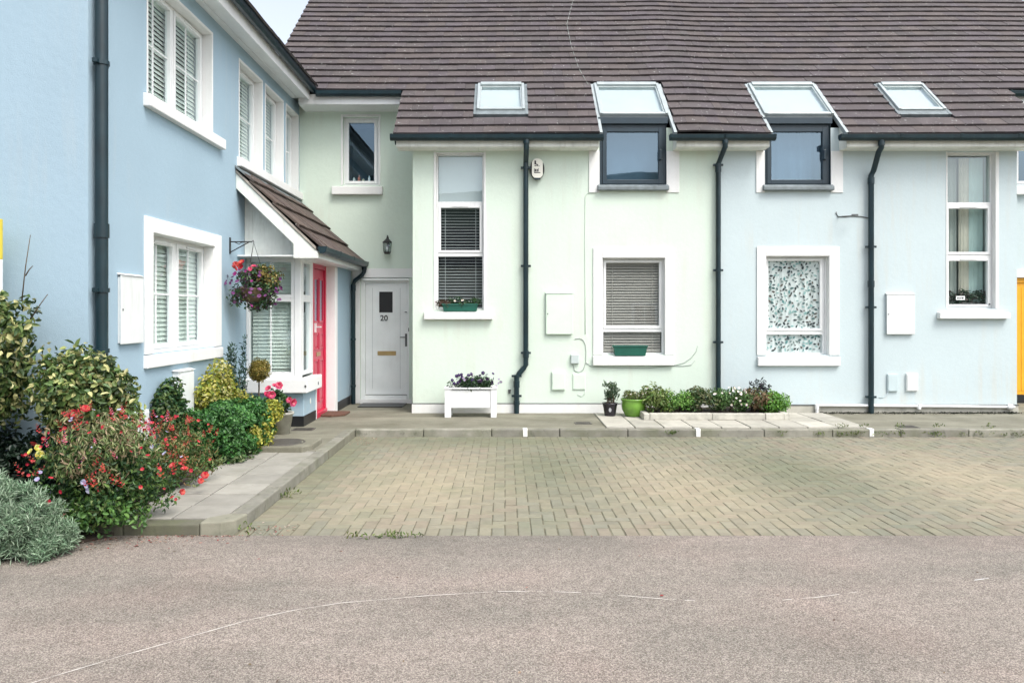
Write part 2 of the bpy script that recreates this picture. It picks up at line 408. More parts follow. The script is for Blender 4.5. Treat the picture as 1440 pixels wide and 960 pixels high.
def gutter(house, fr, u0, u1, d, z):
    mb = MB(fr)
    mb.prism_u([(d+a, z+b) for a, b in GPROF[0:7]], u0, u1)
    for u in (u0, u1): mb.prism_u([(d+a*1.05+.003, z+b*1.05+.006) for a, b in GPROF[0:7]], u-.02, u+.02)
    k = u0+.9
    while k < u1-.3:
        mb.prism_u([(d+a*1.07+.003, z+b*1.07+.008) for a, b in GPROF[0:7]], k-.022, k+.022); k += random.uniform(.85,1.15)
    return obj('gutter', mb, 'navy', house, .003)
def downpipe(house, pts, r, clips, fr=None):
    mb = MB(); mb.tube(pts, r, 14)
    for (p, ln) in clips['sockets']: mb.lathe([(r*1.18,-ln),(r*1.18,ln)], p, 14)
    o = obj('downpipe', mb, 'navy', house, 0, True)
    m = o.modifiers.new('split', 'EDGE_SPLIT'); m.split_angle = math.radians(45)
    for p in clips['brackets']:
        b = MB(); b.lathe([(r*1.22,-.018),(r*1.22,.018)], p, 14)
        ax = clips['axis']
        if ax == 'x': b.box(p[0]-r*1.9, p[0]+r*1.9, p[1]-.012, p[1]+.03, p[2]-.016, p[2]+.016)
        else: b.box(p[0]-.03, p[0]+.012, p[1]-r*1.9, p[1]+r*1.9, p[2]-.017, p[2]+.017)
        obj('bracket', b, 'navy', o)
    return o
TILES = [(.079,.067,.068),(.074,.063,.066),(.083,.069,.068),(.078,.066,.071),(.071,.061,.061),(.086,.072,.069)]
def tile_roof(mb, u0, u1, d_eave, z_eave, d_top, slope, holes=(), clip=None, gauge=.188, tw=.33, hump=None, wob=1.0, tone=1.0):
    """courses of flat tiles in rows up the slope; u along the eave, d up the slope. holes: (u0,u1,d0,d1)"""
    L = math.hypot(1, slope); n = (-slope/L, 1/L)       # outward normal in (d,z)
    row = 0; d = d_eave
    while d < d_top-1e-4:
        da, db = d, min(d+gauge, d_top); dc = (da+db)/2
        lo, hi = (clip(dc) if clip else (u0, u1))
        cuts = [(lo, hi)]
        for h in holes:
            if h[2] <= dc <= h[3]:
                nc = []
                for a, b in cuts:
                    if h[1] <= a or h[0] >= b: nc.append((a, b)); continue
                    if h[0] > a: nc.append((a, h[0]))
                    if h[1] < b: nc.append((h[1], b))
                cuts = nc
        for a, b in cuts:
            x = math.floor(a/tw)*tw+(row%2)*tw/2-tw
            while x < b:
                p, q = max(a, x+.0015), min(b, x+tw-.0015); x += tw
                if q-p < .02: continue
                c = random.choice(TILES); k = random.uniform(.93,1.07)*tone; c = tuple(v*k for v in c)
                t = .028; j0, j1 = random.uniform(-.003,.003)*wob, random.uniform(-.003,.003)*wob
                vs = []
                for (uu, jj) in ((p, j0), (q, j1)):
                    hz = hump(uu) if hump else 0
                    for (dd, off) in ((da-.014,.022),(da-.014,.022+t),(db+.02,.012),(db+.02,-.006)):
                        zz = z_eave+slope*(dd-d_eave)+hz
                        o_ = off+jj+.012
                        vs.append((uu, dd+n[0]*o_, zz+n[1]*o_))
                mb.add(vs, [(0,4,5,1),(1,5,6,2),(2,6,7,3),(0,3,7,4),(0,1,2,3),(4,7,6,5)], c)
        d += gauge; row += 1
def text_mesh(name, body, size, depth, mat, parent, world, rot=(PI/2,0,0)):
    cu = bpy.data.curves.new(name, 'FONT'); cu.body = body; cu.size = size; cu.extrude = depth; cu.align_x = 'CENTER'; cu.align_y = 'CENTER'
    cu.offset = size*.012
    t = bpy.data.objects.new(name, cu); COL.objects.link(t)
    dg = bpy.context.evaluated_depsgraph_get(); me = bpy.data.meshes.new_from_object(t.evaluated_get(dg))
    bpy.data.objects.remove(t)
    me.transform(Matrix.Translation(Vector(world)-org(parent)) @ Matrix.Rotation(rot[2],4,'Z') @ Matrix.Rotation(rot[0],4,'X'))
    me.materials.clear()
    return link_mesh(name, me, mat, parent)
# ================================================================== SETTING
PV = .09                                   # pavement level above the parking bay
g = MB(); g.quad((-1800,-1800,-.12),(1800,-1800,-.12),(1800,1800,-.12),(-1800,1800,-.12)); struct('ground', g, 'ground')
g = MB(); g.quad((-40,-40,0),(40,-40,0),(40,5.70,0),(-40,5.70,0)); road = struct('road', g, 'asphalt')
g = MB(); g.quad((-2.02,5.70,-.0045),(10.6,5.70,-.0045),(10.6,10.25,-.0045),(-2.02,10.25,-.0045)); struct('bay_bedding', g, 'joint')
# far ridge across the valley (behind the viewer, mirrored in the panes)
hb = MB(); n = 60; vs = []; fs = []
for i in range(n+1):
    x = -420+840*i/n; h = 66+9*math.sin((x+20)/60)+1.2*math.sin(x*.11)
    vs += [(x,-300,-.2),(x,-330,h*.55),(x,-380,h),(x,-440,h*.9),(x,-520,-.2)]
    if i:
        for k in range(4): a = 5*(i-1)+k; fs.append((a,a+5,a+6,a+1))
hb.add(vs, fs); struct('hill', hb, 'hill')

# block paving: individual blocks in 90 degree herringbone, one course on end along the road and the kerb
def block_tone(x, y):
    c = np.array(random.choice([(.205,.196,.148),(.198,.193,.150),(.215,.20,.148),(.212,.186,.146),(.186,.186,.148)]))
    s = 0
    for (cx, cy, rx, ry) in ((-.75,7.4,1.0,1.6),(1.75,7.2,.95,1.7),(4.6,7.6,1.0,1.7)):      # swept clean where wheels stand
        s = max(s, math.exp(-(((x-cx)/rx)**2+((y-cy)/ry)**2)))
    gsum = 0
    for (cx, cy, rx, ry) in ((.45,8.2,.6,1.4),(3.0,8.0,.8,1.6),(.2,9.9,3,.5),(-1.85,8.5,.25,2.5)):        # algae
        gsum = max(gsum, math.exp(-(((x-cx)/rx)**2+((y-cy)/ry)**2)))
    c = c*(1-.7*s)+np.array((.335,.288,.20))*.7*s
    c = c*(1-.65*gsum)+np.array((.125,.138,.085))*.65*gsum
    return tuple(c*random.uniform(.93,1.07))
def add_block(mb, x0, x1, y0, y1, gap=.0032, z=0.0):
    x0 += gap; x1 -= gap; y0 += gap; y1 -= gap
    if x1-x0 < .012 or y1-y0 < .012: return
    b = .004; zz = z+random.uniform(-.0028,.0022); t = [random.uniform(-.0014,.0014) for _ in range(4)]
    r = lambda: random.uniform(-.0009,.0009)
    vs = [(x0,y0,-.03),(x1,y0,-.03),(x1,y1,-.03),(x0,y1,-.03),
          (x0,y0,zz-b+t[0]),(x1,y0,zz-b+t[1]),(x1,y1,zz-b+t[2]),(x0,y1,zz-b+t[3]),
          (x0+b+r(),y0+b+r(),zz+t[0]),(x1-b+r(),y0+b+r(),zz+t[1]),(x1-b+r(),y1-b+r(),zz+t[2]),(x0+b+r(),y1-b+r(),zz+t[3])]
    mb.add(vs, [(0,1,5,4),(1,2,6,5),(2,3,7,6),(3,0,4,7),(4,5,9,8),(5,6,10,9),(6,7,11,10),(7,4,8,11),(8,9,10,11)], block_tone((x0+x1)/2,(y0+y1)/2))
def gap_at(x, y):
    s = math.sin(x*1.9+1.3*math.sin(y*1.1))+math.sin(y*2.3-x*.7)+math.sin(x*.63+y*.9+2)
    return .0012+.0010*max(0,s*.6)+(.0011 if y < 6.5 else 0)+random.choice((0,0,.0005,.0012))
pb = MB(); BX0, BX1, BY0, BY1 = -2.0, 10.6, 5.70, 10.24
x = BX0
while x < BX1-.01: add_block(pb, x, x+.1, BY0, BY0+.2, random.uniform(.003,.0065)); x += .1
y = BY0+.2
while y < BY1-.01: add_block(pb, BX0, BX0+.2, y, min(y+.1,BY1)); y += .1
AX, AY = BX0+.2, BY0+.2
ni, nj = int((BX1-AX)/.1)+1, int((BY1-AY)/.1)+1
for i in range(-1, ni):
    for j in range(-1, nj):
        k = (i-j) % 4
        if k == 0: a = (AX+i*.1, AX+(i+2)*.1, AY+j*.1, AY+(j+1)*.1)
        elif k == 3: a = (AX+i*.1, AX+(i+1)*.1, AY+j*.1, AY+(j+2)*.1)
        else: continue
        a = (max(a[0],AX), min(a[1],BX1), max(a[2],AY), min(a[3],BY1))
        if a[1]-a[0] > .02 and a[3]-a[2] > .02: add_block(pb, *a, gap=gap_at(a[0],a[2]))
struct('parking_bay', pb, 'block')

# pavement
cb = MB()
cb.box(-2.0,10.6,10.375,13.32,-.1,PV); cb.box(-3.58,-2.0,8.72,13.32,-.1,PV-.001)
cb.box(-2.143,-2.0,10.24,10.375,-.1,PV-.002)
struct('pavement', cb, 'concrete')
kb = MB()
def kstone(x0,x1,y0,y1,z1=PV+.008,j=.004):
    c = random.uniform(.20,.29); kb.box(x0+j,x1-j,y0+j,y1-j,-.08,z1+random.uniform(-.004,.004),(c,c*.97,c*.82))
y = 5.98
while y < 10.2: kstone(-2.14,-2.0,y,min(y+.91,10.375)); y += .91
x = -2.0
while x < 10.6: kstone(x,min(x+.91,10.6),10.24,10.37); x += .91
kb.prism_z([(-2.0,5.976),(-2.14,5.976),(-2.27,5.85),(-2.27,5.71),(-2.12,5.73),(-2.03,5.80)],-.08,PV+.004,(.23,.225,.175))
for (a,b) in ((-2.84,-2.275),(-3.3,-2.845)): kb.box(a,b,5.71,5.85,-.08,PV-.01,(.12,.118,.088))
kerb = struct('kerb', kb, 'kerb', .012)
for px, yy in ((738.5,0),(982,0),(1226,0)):
    m = MB(); x = U(px,10.24); m.prism_u([(10.236,.0),(10.236,PV+.004),(10.246,PV+.017),(10.34,PV+.017),(10.34,PV+.0),(10.30,0)], x-.030, x+.030)
    obj('bay_mark', m, 'white', kerb, .006)
sb = MB(); bs = MB()
bs.box(-2.96,-2.14,5.85,8.72,-.1,PV-.03)
y = 5.86; r = 0
while y < 8.70:
    for (a,b) in ((-2.95,-2.545),(-2.54,-2.145)):
        c = random.uniform(.25,.34); y1 = min(y+.395,8.71); t = random.uniform(-.004,.004)
        sb.box(a+.004,b-.004,y+.004,y1-.004,0,PV-.006+t,(c,c*.965,c*.85))
    y += .4
struct('paving_bedding', bs, 'joint'); struct('slab_pavement', sb, 'slab', .005)
cs = MB()
def cslab(x0,x1,y0,y1):
    c = random.uniform(.34,.47); cs.box(x0+.008,x1-.008,y0+.010,y1-.010,PV-.02,PV+.020+random.uniform(-.003,.004),(c,c*.965,c*.84))
for i in range(7):
    x = 1.37+i*.39
    cslab(x,x+.39,10.38,11.08); cslab(x,x+.39,11.08,11.86)
for i in range(2):
    for j in range(3): x = 4.10+i*.41; cslab(x,x+.41,10.38+j*.5,10.38+(j+1)*.5)
struct('slab_path', cs, 'slab', .006)
so = MB(); so.prism_z([(-2.955,8.72),(-3.56,8.72),(-3.56,6.56),(-9,6.56),(-9,4.0),(-5,4.45),(-4.0,4.85),(-3.3,5.26),(-2.95,5.60),(-2.90,5.70),(-2.955,5.86)],-.05,.022)
struct('flower_bed', so, 'soil')

# worn scrape on the asphalt
def ground_pt(px, py, z=0): Y = F*(H-z)/(py-440); return (U(px,Y), Y)
def strip(pts, w, z, skip=.0):
    mb = MB(); Pq = [Vector(ground_pt(*p)) for p in pts]; fine = []
    for a, b in zip(Pq, Pq[1:]):
        for k in range(14): fine.append(a.lerp(b, k/14))
    ph = random.uniform(0,9); wf = lambda k: w*(.62+.26*math.sin(k*.37+ph)+.14*math.sin(k*1.13+2*ph))
    for k, (a, b) in enumerate(zip(fine, fine[1:])):
        w0, w1 = wf(k), wf(k+1)
        if min(w0, w1) < skip*w: continue
        t = (b-a).normalized(); nn = Vector((-t.y,t.x))
        mb.quad((*(a-nn*w0),z),(*(b-nn*w1),z),(*(b+nn*w1),z),(*(a+nn*w0),z))
    return mb
obj('scrape_mark', strip([(40,962),(110,941),(180,920),(265,896),(350,872),(415,858),(480,848),(600,838),(700,832)],.0055,.004,.2), simple('pale_scrape',(.56,.52,.475),.8,.2,40), road)
obj('scrape_mark', strip([(700,832),(770,832),(830,834),(940,843),(980,845)],.005,.004,.4), bpy.data.materials['pale_scrape'], road)
obj('scrape_mark', strip([(1100,844),(1150,840),(1210,832)],.005,.004,.35), bpy.data.materials['pale_scrape'], road)
obj('scrape_mark', strip([(1370,816),(1392,813)],.004,.004,.3), 'white_paint', road)

# facing terrace across the road, behind the viewer (mirrored in the ground floor panes)
def facing_terrace():
    t = thing('terraced_house', 'cream rendered terrace across the road, mirrored in the ground floor panes', 'house', (1,-17,0))
    w = MB(); w.box(-16,18,-24,-17,0,4.2); obj('wall', w, 'cream', t)
    r = MB(); r.prism_u([(-16.6,4.1),(-16.6,4.25),(-20.5,6.7),(-24.4,4.25),(-24.4,4.1)],-16.3,18.3); obj('roof', r, 'underlay', t)
    for k in range(9):
        x = -13.5+k*3.5
        for z0,z1 in ((.9,2.2),):
            f = MB(); ring(f,x-.7,x+.7,z0,z1,.14,-17.0,-16.93); f.box(x-.03,x+.03,-16.99,-16.94,z0+.14,z1-.14); wo = obj('window', f, 'upvc', t)
            g_ = MB(); g_.box(x-.56,x+.56,-16.985,-16.96,z0+.14,z1-.14); obj('pane', g_, 'navy', wo)
    return t
facing_terrace()
# ================================================================== ROOF SHAPE
SL = .88; YE, ZE = 11.70, 4.36; TH = math.atan(SL); CT, ST = math.cos(TH), math.sin(TH)
YRE = YE+.188*6                              # eave of the recessed part
HOLES = [(-.50,.37,12.16,12.98),(6.21,7.05,12.16,12.98),(1.44,2.62,11.0,12.93),(4.04,5.22,11.0,12.93)]
hump = lambda x: .026*math.exp(-((x-3.0)/.55)**2)+.010*math.sin(x*.9)
class SlopeFr:
    def __call__(s, u, a, n): return (u, YE+a*CT-n*ST, ZE+a*ST+n*CT)
SF = SlopeFr()
def main_roof(house, lo, hi, lo_eave, hi_eave):
    mb = MB()
    tile_roof(mb, lo, hi, YE, ZE, 17.0, SL, HOLES, clip=lambda d: (lo_eave, hi_eave) if d < YRE else (lo, hi), hump=hump)
    rf = obj('roof', mb, 'tile', house)
    ub = MB(SF)                              # boarding under the tiles, with the openings left out
    L = lambda y: (y-YE)/CT
    us = sorted({lo, hi, lo_eave, hi_eave, *[h[0] for h in HOLES if lo < h[0] < hi], *[h[1] for h in HOLES if lo < h[1] < hi]})
    ds = sorted({YE+.02, YRE, 17.0, 12.16, 12.98, 12.93})
    for a, b in zip(us, us[1:]):
        for c, d in zip(ds, ds[1:]):
            mu, md = (a+b)/2, (c+d)/2
            if any(h[0] < mu < h[1] and h[2] < md < h[3] for h in HOLES): continue
            if md < YRE and not lo_eave < mu < hi_eave: continue
            ub.box(a, b, L(c), L(d), -.055, -.012)
    obj('underlay', ub, 'underlay', rf)
    bk = MB(); zr = ZE+SL*(17-YE); bk.add([(lo,17.0,zr),(hi,17.0,zr),(hi,22.3,zr-SL*5.3),(lo,22.3,zr-SL*5.3)], [(0,3,2,1)], (.11,.09,.09))
    bk.add([(lo,17.0,zr-.1),(hi,17.0,zr-.1),(hi,22.3,zr-SL*5.3-.1),(lo,22.3,zr-SL*5.3-.1)], [(0,1,2,3)], (.11,.09,.09))
    obj('rear_slope', bk, 'tile', rf)
    rd = MB(); x = lo
    while x < hi-.05:
        x1 = min(x+.45, hi)
        rd.prism_u([(16.86,zr-.03),(16.91,zr+.07),(17.0,zr+.105),(17.09,zr+.07),(17.14,zr-.03)], x+.002, x1-.002, random.choice(TILES)); x = x1
    obj('ridge', rd, 'tile', rf)
    return rf
def skylight(house, u0, u1, y0, y1, dormer=False):
    a0, a1 = (y0-YE)/CT, (y1-YE)/CT; mb = MB(SF); w = .045; n0, n1 = -.06, .085
    mb.box(u0, u0+w, a0, a1, n0, n1); mb.box(u1-w, u1, a0, a1, n0, n1)
    mb.box(u0+w, u1-w, a1-.085, a1, n0, n1+.02); mb.box(u0+w, u1-w, a0, a0+.05, n0, n1-.01)
    s = obj('skylight', mb, 'silver', house, .006)
    fr = MB(SF); ring(fr, u0+w+.002, u1-w-.002, a0+.052, a1-.087, .05, -.03, .055) if False else None
    f = MB(SF); b = .022
    for bx in ((u0+w+.001,u0+w+b,a0+.052,a1-.087),(u1-w-b,u1-w-.001,a0+.052,a1-.087)): f.box(*bx, -.03, .066)
    f.box(u0+w+b+.001,u1-w-b-.001,a0+.052,a0+.085,-.03,.066); f.box(u0+w+b+.001,u1-w-b-.001,a1-.115,a1-.087,-.03,.066)
    obj('sash', f, 'silver', s, .003)
    p = MB(SF); p.quad((u0+w+b,a0+.085,.05),(u1-w-b,a0+.085,.05),(u1-w-b,a1-.115,.05),(u0+w+b,a1-.115,.05)); obj('pane', p, 'glass', s)
    bl = MB(SF); bl.box(u0+w+b,u1-w-b,a0+.085,a1-.115,.004,.012); obj('blind', bl, 'skyblind', s)
    fl = MB(SF)
    e0 = 0.0 if dormer else a0-.13
    for ua, ub_ in ((u0-.05,u0-.002),(u1+.002,u1+.05)): fl.box(ua, ub_, e0, a1+.03, -.02, .05)
    fl.box(u0-.002, u1+.002, a1+.001, a1+.06, -.02, .05)
    if not dormer: fl.box(u0-.002, u1+.002, a0-.13, a0-.002, -.02, .045)
    obj('flashing', fl, 'silver' if dormer else 'lead', s, .004)
    return s
def eaves(house, segs, gsegs):
    for a, b in segs:
        m = MB(); m.box(a, b, 11.72, 11.745, 4.185, 4.325); obj('fascia', m, 'upvc_old', house, .004)
        m = MB(); x = a
        while x < b-.02:
            x1 = min(x+1.25, b); m.box(x+.003, x1-.003, 11.746, 12.0, 4.178, 4.19); x = x1
        obj('soffit', m, 'upvc_old', house)
    for a, b in gsegs: gutter(house, W, a, b, 11.715, 4.35)
def eave_end(house, x, s):
    m = MB(); m.prism_u([(11.746,4.192),(11.998,4.192),(11.998,4.36+SL*.298-.06),(11.746,4.36+SL*.046-.06)], x, x+.02*s); obj('eave_end', m, 'upvc_old', house)

# ================================================================== MINT HOUSE
mint = thing('terraced_house', 'mint green rendered terraced house with white door numbered 20 in its recess', 'house', (1.0, YW, PV))
T_L = (U(613), U(680.5), Z(436), Z(214.5))
GW = (U(847), U(935), Z(499), Z(362.5))
D1 = (U(843), U(937), Z(263), 4.60)
R_W = (-2.80,-2.19,3.86,5.04); DR = (-2.50,-1.66,PV,2.26)
w = MB(FM); wall_panel(w, -1.44, 3.33, 0, 4.54, [T_L, GW, (D1[0],D1[1],D1[2],9)])
w.fr = FRC; wall_panel(w, -3.9, -1.44, 0, 5.5, [R_W, DR])
w.fr = W
w.quad((-1.44,12.0,0),(-1.44,12.0,4.34),(-1.44,13.3,5.4),(-1.44,13.3,0))
w.quad((-3.9,13.3,0),(-3.9,13.3,5.5),(-3.9,17,8.8),(-3.9,22,4.4),(-3.9,22,0)); w.quad((-3.9,22,0),(3.33,22,0),(3.33,22,4.4),(-3.9,22,4.4))
obj('wall', w, 'mint', mint)
main_roof(mint, -4.05, 3.33, -1.70, 3.33)
m = MB(FM); m.box(-1.455, 3.328, -.014, .002, 0, .232); obj('plinth', m, 'white_paint', mint, .006)
m = MB(FM); m.box(-1.458, 3.328, -.017, .002, .2325, .244); obj('bead', m, 'steel', mint)
# tall stair window
tz = [Z(357.5), Z(285)]
wn = window(mint, FM, *T_L, .09, [(T_L[0],T_L[1],tz[1],T_L[3],0,0,0),(T_L[0],T_L[1],tz[0],tz[1],1,0,0),(T_L[0],T_L[1],T_L[2],tz[0],0,0,0)],
            room='room_dark', glassm='glass')
sill(wn, FM, U(597), U(693), Z(449), Z(437)-.012, .09); surround(wn, FM, (T_L[0]-.035,T_L[1]+.03,T_L[2],T_L[3]+.01), T_L, .008, 'white_paint', top=False)
reveal(wn, FM, *T_L, .088)
flat_blind(wn, FM, T_L[0]+.03, T_L[1]-.03, tz[1]+.03, T_L[3]-.02, .20)
blind(wn, FM, T_L[0]+.03, T_L[1]-.03, T_L[2]+.03, tz[1]-.03, .20, 'slat_dark', .047, 14, .046)
# ground floor window
tm = Z(464.5)
wn = window(mint, FM, *GW, .10, [(GW[0],GW[1],tm,GW[3],1,0,0),(GW[0],GW[1],GW[2],tm,0,0,0)], room='room_dark', glassm='glass')
surround(wn, FM, (U(834),U(947.5),GW[2],Z(348.5)), GW, .02); sill(wn, FM, U(833.5), U(947), Z(513.5), Z(500), .06); reveal(wn, FM, *GW, .098)
blind(wn, FM, GW[0]+.04, GW[1]-.04, GW[2]+.04, GW[3]-.05, .162, 'slat_grey', .043, 46, .05)
# half dormer: window in the wall, rooflight above
def half_dormer(house, D, px0, px1, lit):
    wn = window(house, FM, *D, .03, [(D[0],D[1],D[2],D[3],1,0,0)], mat='anthracite', glassm='glass_sky', fw=.085, room=lit, vents=False, roomm=.0)
    for a, b in ((U(px0), D[0]), (D[1], U(px1))):
        m = MB(FM); m.box(a, b, -.018, .003, Z(271), 4.176); obj('surround', m, 'white_paint', wn, .005)
    reveal(wn, FM, D[0]+.0005, D[1]-.0005, D[2], D[3], .028, 'anthracite')
    m = MB(FM); m.prism_u([(-.085,Z(268.5)),(.03,Z(268.5)),(.03,Z(260)),(-.02,Z(260)),(-.085,Z(263))], D[0]-.035, D[1]+.03); obj('sill', m, 'lead', wn, .01)
    m = MB(FM); m.box(D[1]-.115, D[1]-.075, -.03, .02, 4.04, 4.2); obj('handle', m, 'anthracite', wn, .008)
    m = MB(FM); m.box(D[0]-.02, D[1]+.02, -.02, .11, D[3]+.001, D[3]+.105); obj('head', m, 'anthracite', wn, .005)
    return wn
wn = half_dormer(mint, D1, 828, 955, 'room_dark')
fold(wn, FM, D1[0]+.03, D1[1]-.03, D1[2]+.05, D1[3]-.05, .28, 'curtain', 3, .004)
skylight(mint, 1.49, 2.57, 12.12, 12.93, True)
skylight(mint, -.45, .32, 12.24, 12.93)
eaves(mint, [(-1.66,1.44),(2.62,3.328)], [(-1.72,1.475),(2.52,3.33)])
for x, s in ((1.44,-1),(2.62,1),(-1.66,1)): eave_end(mint, x, s)
m = MB(SF); m.box(-1.69,-1.66,0,(YRE-YE)/CT,-.17,-.012); obj('bargeboard', m, 'navy', mint)
# recess
m = MB(); m.box(-3.45,-1.46,YRE+.01,YRE+.035,5.135,5.30); obj('fascia', m, 'upvc', mint, .004)
m = MB(); m.box(-3.45,-1.46,YRE+.036,13.3,5.128,5.14); obj('soffit', m, 'upvc', mint)
gutter(mint, W, -3.12, -1.74, YRE+.005, 5.335)
wn = window(mint, FRC, *R_W, .07, [(R_W[0],R_W[1],R_W[2],R_W[3],1,0,0)], glassm='glass_mid', room='room', vents=False, fw=.06)
sill(wn, FRC, -2.98, -2.11, 3.69, 3.84, .09); surround(wn, FRC, (-2.84,-2.155,R_W[2],R_W[3]+.045), R_W, .012)
for k, (px, hh, c) in enumerate(((500,.07,(.7,.68,.62)),(507,.11,(.55,.16,.1)),(513,.05,(.7,.6,.4)),(521,.10,(.75,.76,.74)))):
    b = MB(); x = U(px, 13.55); b.lathe([(.022,0),(.024,.005),(.024,hh*.6),(.011,hh*.78),(.011,hh),(0,hh)], (x,13.42,R_W[2]+.085), 12)
    o = obj('bottle', b, simple('bottle_%s'%'abcd'[k], c, .3, .05), None, 0, True, (x,13.42,R_W[2]+.085)); BOT = globals().setdefault('BOT', []); BOT.append(o)
# door 20
d0, d1, dz0, dz1 = -2.42, -1.70, .235, 2.165
m = MB(FRC)
m.box(-2.50,d0-.004,.03,.10,PV,2.26); m.box(d1+.004,-1.66,.03,.10,PV,2.26); m.box(d0-.004,d1+.004,.03,.10,dz1+.004,2.26); m.box(d0-.004,d1+.004,-.03,.10,PV+.005,dz0-.012)
m.box(d0-.06,d1+.05,-.035,.0295,2.21,2.245)
dfr = obj('door_frame', m, 'door', mint, .006)
m = MB(FRC); m.box(-2.64,-2.504,-.012,.003,PV,2.26); m.box(-2.64,-1.45,-.012,.003,2.262,2.42); obj('door_surround', m, 'white_paint', mint, .004)
m = MB(FRC)
wl = (U(533.5,13.35)-.005, U(552,13.35)+.005, Z(439.5,13.35), Z(410,13.35))
for bx in ((d0,wl[0],dz0,dz1),(wl[1],d1,dz0,dz1),(wl[0],wl[1],dz0,wl[2]),(wl[0],wl[1],wl[3],dz1)): m.box(bx[0],bx[1],.05,.095,bx[2],bx[3])
m.box(d0+.02,d1-.02,.045,.0495,dz0+.01,dz0+.06)
door = obj('door', m, 'door', mint)
for k in range(1,6):
    gx = d0+(d1-d0)*k/6
    if wl[0]-.01 < gx < wl[1]+.01: continue
    q = MB(FRC); q.box(gx-.003,gx+.003,.0485,.0499,dz0+.1,dz1-.08); obj('groove', q, simple('groove_shade',(.42,.45,.45),.6) if k == 1 else bpy.data.materials['groove_shade'], door)
q = MB(FRC); q.quad((wl[0],.07,wl[2]),(wl[1],.07,wl[2]),(wl[1],.07,wl[3]),(wl[0],.07,wl[3])); obj('pane', q, 'black', door)
q = MB(FRC); ring(q, wl[0]-.012, wl[1]+.012, wl[2]-.012, wl[3]+.012, .014, .042, .0497); obj('bead', q, 'door', door)
text_mesh('number', '20', .135, .004, M['black'], door, (U(540,13.34),13.342,Z(447.5,13.34)))
q = MB(FRC); ring(q, U(531,13.35), U(557,13.35), Z(499.5,13.35), Z(493.5,13.35), .012, .043, .0497); q.box(U(531,13.35)+.012,U(557,13.35)-.012,.046,.0498,Z(499.5,13.35)+.012,Z(493.5,13.35)-.012); obj('letterbox', q, 'brass', door, .002)
q = MB(FRC); hx = U(571,13.34); q.box(hx-.018,hx+.018,.043,.0498,Z(487,13.34),Z(469,13.34)); q.tube([(hx,.043,Z(474,13.34)),(hx,-.005,Z(474,13.34)),(hx-.10,-.008,Z(474,13.34))],.009,8); obj('handle', q, 'steel', door, .003)
q = MB(FRC); q.lathe([(0,0),(.02,0),(.02,.01)], (hx-.005,.045,Z(439,13.34)), 12); obj('lock', q, 'iron', door)
q = MB(FRC); q.box(U(574,13.3),U(575.8,13.3),.02,.049,Z(466,13.3),Z(461,13.3)); obj('hinge', q, 'iron', door)
m = MB(FRC); m.box(-2.50,-1.60,-.08,-.031,PV+.0,PV+.075); obj('door_step', m, 'white_paint', mint, .008)
# wall lantern
lx, lz, ly = U(545,13.2), Z(347,13.2), 13.16
q = MB(); q.lathe([(.045,0),(.05,.012),(.062,.03),(.062,.04)], (lx,ly,lz-.13), 6); q.lathe([(.078,0),(.082,.012),(.03,.06),(.018,.075),(.012,.10),(0,.11)], (lx,ly,lz+.065), 6)
for k in range(6):
    a = 2*PI*k/6; q.tube([(lx+.058*math.cos(a),ly+.058*math.sin(a),lz-.095),(lx+.072*math.cos(a),ly+.072*math.sin(a),lz+.07)],.005,6)
q.tube([(lx,13.29,lz+.06),(lx,13.27,lz+.16),(lx,ly+.02,lz+.19),(lx,ly,lz+.165)],.010,8); q.box(lx-.03,lx+.03,13.275,13.298,lz+.0,lz+.13)
lamp = obj('wall_lamp', q, 'iron', mint)
q = MB(); q.lathe([(.05,0),(.066,.16)], (lx,ly,lz-.092), 6); obj('glass', q, 'glass', lamp)
q = MB(); q.lathe([(.012,0),(.022,.03),(.022,.06),(0,.085)], (lx,ly,lz-.08), 10); obj('bulb', q, 'upvc', lamp, 0, True)
# downpipes of the mint house
px1, px2 = U(739.5,11.92), U(726.5,11.92); pr = .041
zt = 4.27; yb = 11.93
downpipe(mint, [(px1,11.66,zt),(px1,11.66,4.16),(px1,yb,3.98),(px1,yb,Z(513,yb)),(px1-.03,yb,Z(517,yb)),(px2+.03,yb,Z(526,yb)),(px2,yb,Z(531,yb)),(px2,yb,PV)], pr,
    {'sockets':[((px1,yb,Z(498,yb)),.05),((px1,11.66,4.25),.03),((px2,yb,Z(540,yb)),.05),((px2,yb,Z(566,yb)),.03)],
     'brackets':[(px1,yb,Z(236,yb)),(px1,yb,Z(374,yb)),(px1,yb,Z(496,yb)),(px2,yb,Z(528.5,yb)),(px2,yb,Z(556.5,yb))], 'axis':'x'})
# alarm box
ax, az = U(755.5,11.95), Z(237.5,11.95)
q = MB()
def oval(w_, h_, cx, cz, n=28, e=2.6): return [(cx+w_*abs(math.cos(t))**(2/e)*math.copysign(1,math.cos(t)), cz+h_*abs(math.sin(t))**(2/e)*math.copysign(1,math.sin(t))) for t in [2*PI*k/n for k in range(n)]]
q.prism_d(oval(.112,.165,ax,az,e=2.1), 11.955, 12.0)
al = obj('alarm_box', q, 'black', mint, .01)
q = MB(); q.prism_d([(max(min(u,ax+.085),ax-.085),z) for u, z in oval(.108,.158,ax,az,e=2.1)], 11.915, 11.954); obj('cover', q, simple('ivory_cover',(.78,.77,.69),.4,.05), al, .008)
q = MB()
for bx in ((-.045,-.02,.06,.12),(-.02,.0,.055,.07),(-.005,.012,.035,.06),(-.045,-.01,.035,.045),(.02,.032,.03,.042)): q.box(ax+bx[0],ax+bx[1],11.911,11.9145,az+bx[2],az+bx[3])
obj('emblem', q, 'black', al); q = MB()
